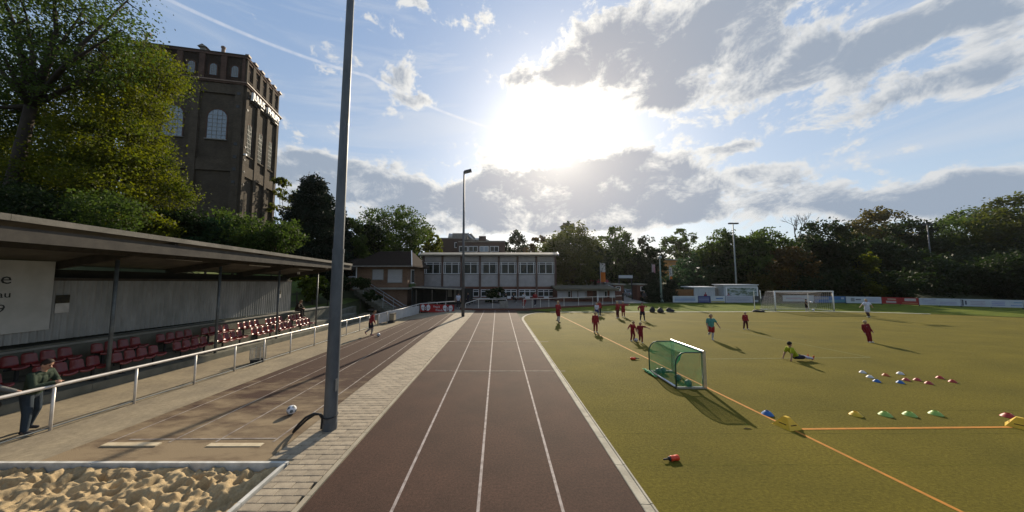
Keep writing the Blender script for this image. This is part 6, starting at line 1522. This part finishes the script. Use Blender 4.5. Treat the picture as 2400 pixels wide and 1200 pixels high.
MB().tube([(0,0,0),(0,0,.9)],.022,6).build('lower_pole', M_steel, t); MB().tube([(0,0,.9),(-.05,0,zat(680,p.y))],.05,8).build('upper_pole', M_white, t)
# -- cones
CC = dict(white=(.62,.62,.62), blue=(.03,.14,.40), red=(.42,.045,.03), yellow=(.72,.48,.03), green=(.30,.48,.10), orange=(.5,.12,.03), coral=(.42,.06,.05))
def cone(px, py, c, lab, r=.115, h=.075):
    p = G(px,py); m = pm('cone_'+c, CC[c], tuple(v*.85 for v in CC[c]), 4, .45, spec=.4, trans=.25)
    pr = [(r,.006),(r,.012),(r*.93,.018),(r*.78,h*.5),(r*.42,h*.93),(r*.36,h),(r*.30,h-.006),(r*.36,h*.86),(r*.74,h*.4),(r*.92,.006)]
    mb = MB(); n = 20; vs = []
    for R_, z in pr: vs += [(R_*math.cos(2*PI*j/n), R_*math.sin(2*PI*j/n), z) for j in range(n)]
    mb.add(vs, [(i*n+j,i*n+(j+1)%n,((i+1)%len(pr))*n+(j+1)%n,((i+1)%len(pr))*n+j) for i in range(len(pr)) for j in range(n)])
    o = mb.build('marker_cone', m, None, p, smooth=True); tag(o, lab, 'cone', 'training markers on the turf')
for px, py, c, lab in ((2022,874,'white','white marker disc at the far left corner of the marker cluster'),(2039,885,'white','white marker disc next to the left blue one'),(2055,895,'blue','blue marker disc at the left of the marker cluster'),(2076,881,'orange','lone orange marker disc between two white ones'),(2110,877,'white','white marker disc in the middle of the marker cluster'),(2110,898,'blue','blue marker disc beside the row of red ones'),
   (2124,892,'coral','red marker disc touching the blue one'),(2150,892,'coral','red marker disc in the middle of the red row'),(2177,900,'coral','red marker disc nearest the orange cross line in its cluster'),(2203,887,'red','bright red marker disc farthest up at the end of the cluster'),(2233,896,'red','bright red marker disc at the right end of the cluster'),
   (2006,974,'yellow','yellow marker disc at the left of the green row'),(2075,974,'green','light green marker disc next to the yellow one'),(2132,974,'green','light green marker disc in the middle of its row'),(2193,972,'green','light green marker disc at the end of its row'),(1799,972,'blue','blue marker disc on the orange line before the yellow cone'),(2364,978,'red','red marker disc beside the right yellow cone')):
    cone(px, py, c, lab, *( (.10,.085) if py < 920 else (.13,.10) ))
def pyramid(px, py, lab, rz):
    p = G(px,py); m = pm('cone_yellow', CC['yellow']); t = thing('training_cone', lab, 'cone', p, rz, 'yellow training cones')
    b, tp, h = .19, .045, .235
    q = [(-b,-b,.008),(b,-b,.008),(b,b,.008),(-b,b,.008),(-tp,-tp,h),(tp,-tp,h),(tp,tp,h),(-tp,tp,h)]
    MB().add(q, [(0,1,5,4),(1,2,6,5),(2,3,7,6),(3,0,4,7),(4,5,6,7),(3,2,1,0)]).build('body', m, t); MB().bb(-.2,.2,-.2,.2,.0,.0065).build('base', m, t)
    for k in range(4):
        a = k*PI/2; c, s = math.cos(a), math.sin(a); f = .38; rr_ = b+(tp-b)*f+.004; MB().box((rr_*s, -rr_*c, h*f), (.16,.012,.018), rz=a).build('slot', pm('slot_brown',(.12,.07,.01)), t)
pyramid(1845,1000,'yellow pyramid cone where the two orange lines meet',R(12)); pyramid(2393,1002,'yellow pyramid cone at the right end of the orange cross line',R(30))
# -- bottles
def bottle(px, py, lab, rz, k=1.0):
    p = G(px,py); t = thing('drinking_bottle', lab, 'bottle', p, rz, 'bottles lying on the turf'); om = pm('bottle_orange', (.62,.07,.02), (.55,.06,.02), 4, .35, spec=.5, trans=.25)
    def lx(prof): return MB().tube([(x*k,0,.052*k) for x, r in prof],[r*k for x, r in prof],14)
    lx([(0,.02),(0.004,.046),(.02,.05),(.07,.048),(.09,.044),(.11,.048),(.17,.05),(.185,.044)]).build('body', om, t, smooth=True)
    lx([(-.004,.04),(-.03,.038),(-.045,.02),(-.047,.012)]).build('cap', M_black, t, smooth=True); lx([(-.046,.017),(-.15,.015),(-.155,.006)]).build('nozzle', M_black, t, smooth=True)
bottle(1571,1081,'orange drinking bottle with black cap lying near the kerb',R(12),1.0); bottle(1489,843,'orange drinking bottle lying left of the small goal',R(180),1.1)
# -- bags on the far kerb
def bag(px, py, l, h, lab, seed):
    p = G(px,py); rr = random.Random(seed); t = thing('sports_bag', lab, 'bag', p, rr.uniform(-.4,.4), 'dark sports bags at the far kerb'); bm = pm('bag_black', (.015,.015,.018), (.025,.025,.03), 4, .7)
    def fn(v): q = Vector(v); q.z = max(.0, q.z); q.x += .05*math.sin(q.y*9); q.z *= 1+.2*math.sin(q.x*7+seed); return q
    MB().ell((0,0,h*.42),(l/2,l*.3,h*.55),14,10,fn).build('body', bm, t, smooth=True)
    MB().tube([(-l*.3,-.05,h*.85),(-l*.15,-.1,h*1.15),(l*.15,-.1,h*1.12),(l*.3,-.05,h*.85)],.018,6).build('strap', M_black, t, smooth=True)
    MB().bb(-l*.25,l*.2,-l*.32,-l*.29,.06,h*.55).build('pocket', bm, t)
bag(1529,732,.55,.50,'upright round black bag nearest the player in black shorts',1); bag(1548,733,.85,.45,'larger black bag in the middle of the three',2); bag(1571,731,.85,.40,'flat black bag farthest from the player in black shorts',3)
bag(1778,731,1.2,.22,'dark jackets and bag heaped beside the goal',4)
bg = rail_x(6.45); t = thing('handbag', 'black handbag hanging from the railing beside the grey-clad person', 'bag', (bg-.1,6.55,gz(bg,6.3)))
MB().ell((0,0,.86),(.09,.17,.12),12,8).build('body', M_black, t, smooth=True); MB().tube([(0,-.12,.92),(.06,-.06,1.06),(.06,.06,1.06),(0,.12,.92)],.012,6).build('strap', M_black, t)
# -- twig and bits of debris
tw = G(1752,1006); o = MB().tube([(-.09,0,.012),(-.03,.01,.02),(.04,.0,.016),(.09,-.02,.01)],[.006,.009,.008,.003],6).build('twig', M_bark, None, tw); tag(o, 'short dark twig lying on the turf by the goal shadow', 'twig')
# -- terrace furniture
def table(px, Y, lab, l=2.0):
    x = at(px,700,Y).x; t = thing('beer_table', lab, 'table', (x,Y,.13), 0, 'tables on the terrace'); tm = pm('table_top', (.40,.40,.37), (.33,.33,.3), 3, .6)
    MB().bb(-l/2,l/2,-.3,.3,.70,.745).build('tabletop', tm, t)
    for s in (-1,1): MB().bar((s*l*.38,-.25,.0),(s*l*.38,.0,.698),.04).bar((s*l*.38,.25,.0),(s*l*.38,.0,.698),.04).build('leg', M_dark, t)
table(1128,39.5,'pale folding table left of the terrace bush',2.2); table(1172,40.5,'pale folding table right of the terrace bush',1.8); table(1215,42.0,'pale folding table before the middle hall door',1.4)
# -- parked cars on the rise behind the kiosk
def car(px, Y, rz, col, lab):
    x = at(px,650,Y).x; t = thing('parked_car', lab, 'car', (x,Y,gh(x,Y)+.06), rz, 'cars parked behind the kiosk'); pmn = 'paint_%02d%02d%02d' % tuple(int(v*99) for v in col)
    paint = pm(pmn, col, tuple(v*.95 for v in col), 3, .25, metal=.3, spec=.6)
    side = [(-2.1,.35),(-2.15,.62),(-1.95,.88),(-1.35,.95),(-.75,1.38),(.75,1.42),(1.45,.98),(2.05,.80),(2.15,.5),(2.05,.32)]
    def loft(pts, w0, w1): 
        vs = [];
        for s in (-1,1): vs += [(a, s*(w0 if b < .97 else w1), b) for a, b in pts]
        n = len(pts); return MB().add(vs, [tuple(range(n)), tuple(range(2*n-1,n-1,-1))]+[(i,n+i,n+(i+1)%n,(i+1)%n) for i in range(n)])
    loft(side,.86,.68).build('body', paint, t)
    gl_ = [(-1.2,.98),(-.72,1.31),(.68,1.34),(1.25,1.0)]
    for s in (-1,1): MB().add([(a, s*(.865 if b < 1.1 else .74), b) for a, b in gl_], [(0,1,2,3)] if s < 0 else [(3,2,1,0)]).build('side_window', M_glass, t)
    MB().add([(1.42,-.68,1.01),(1.42,.68,1.01),(.80,.60,1.40),(.80,-.60,1.40)],[(0,1,2,3)]).build('windscreen', M_glass, t, loc=(.02,0,.015)); MB().add([(-1.32,-.68,.98),(-1.32,.68,.98),(-.78,.60,1.37),(-.78,-.60,1.37)],[(3,2,1,0)]).build('rear_window', M_glass, t, loc=(-.02,0,.015))
    for a in (-1.3,1.3):
        for s in (-1,1):
            w = MB().tube([(a,s*.72,.31),(a,s*.89,.31)],.31,16).build('wheel', M_black, t); MB().tube([(a,s*.885,.31),(a,s*.90,.31)],.19,12).build('rim', M_steel, w)
    for s in (-1,1): MB().box((2.1,s*.62,.66),(.1,.32,.14)).build('headlight', M_white, t); MB().box((-2.08,s*.66,.75),(.1,.26,.16)).build('tail_light', M_dred, t)
car(1331,62,R(80),(.10,.11,.12),'dark grey car parked under the broad olive tree'); car(1362,60,R(95),(.45,.45,.44),'white car parked behind the kiosk roof'); car(1398,58.5,R(20),(.30,.05,.07),'red car parked behind the kiosk beside the flag'); car(1465,51.5,R(100),(.25,.26,.27),'silver car standing inside the entrance gate')
# ------------------------------------------------------------------ faint haze volume, added to imitate lens glare near the sun
def haze():
    mb = MB(); mb.bb(-150,170,-20,125,-1.9,46); o = mb.build('haze', None); o.data.materials.clear()
    mt = bpy.data.materials.new('glare_haze'); mt.use_nodes = True; N = mt.node_tree.nodes; L = mt.node_tree.links; N.clear()
    v = N.new('ShaderNodeVolumePrincipled'); v.inputs['Color'].default_value = (.9,.92,.95,1); v.inputs['Density'].default_value = .00012; v.inputs['Anisotropy'].default_value = .85
    ou = N.new('ShaderNodeOutputMaterial'); L.new(v.outputs[0], ou.inputs['Volume']); o.data.materials.append(mt); tag(o, kind='stuff')
haze()
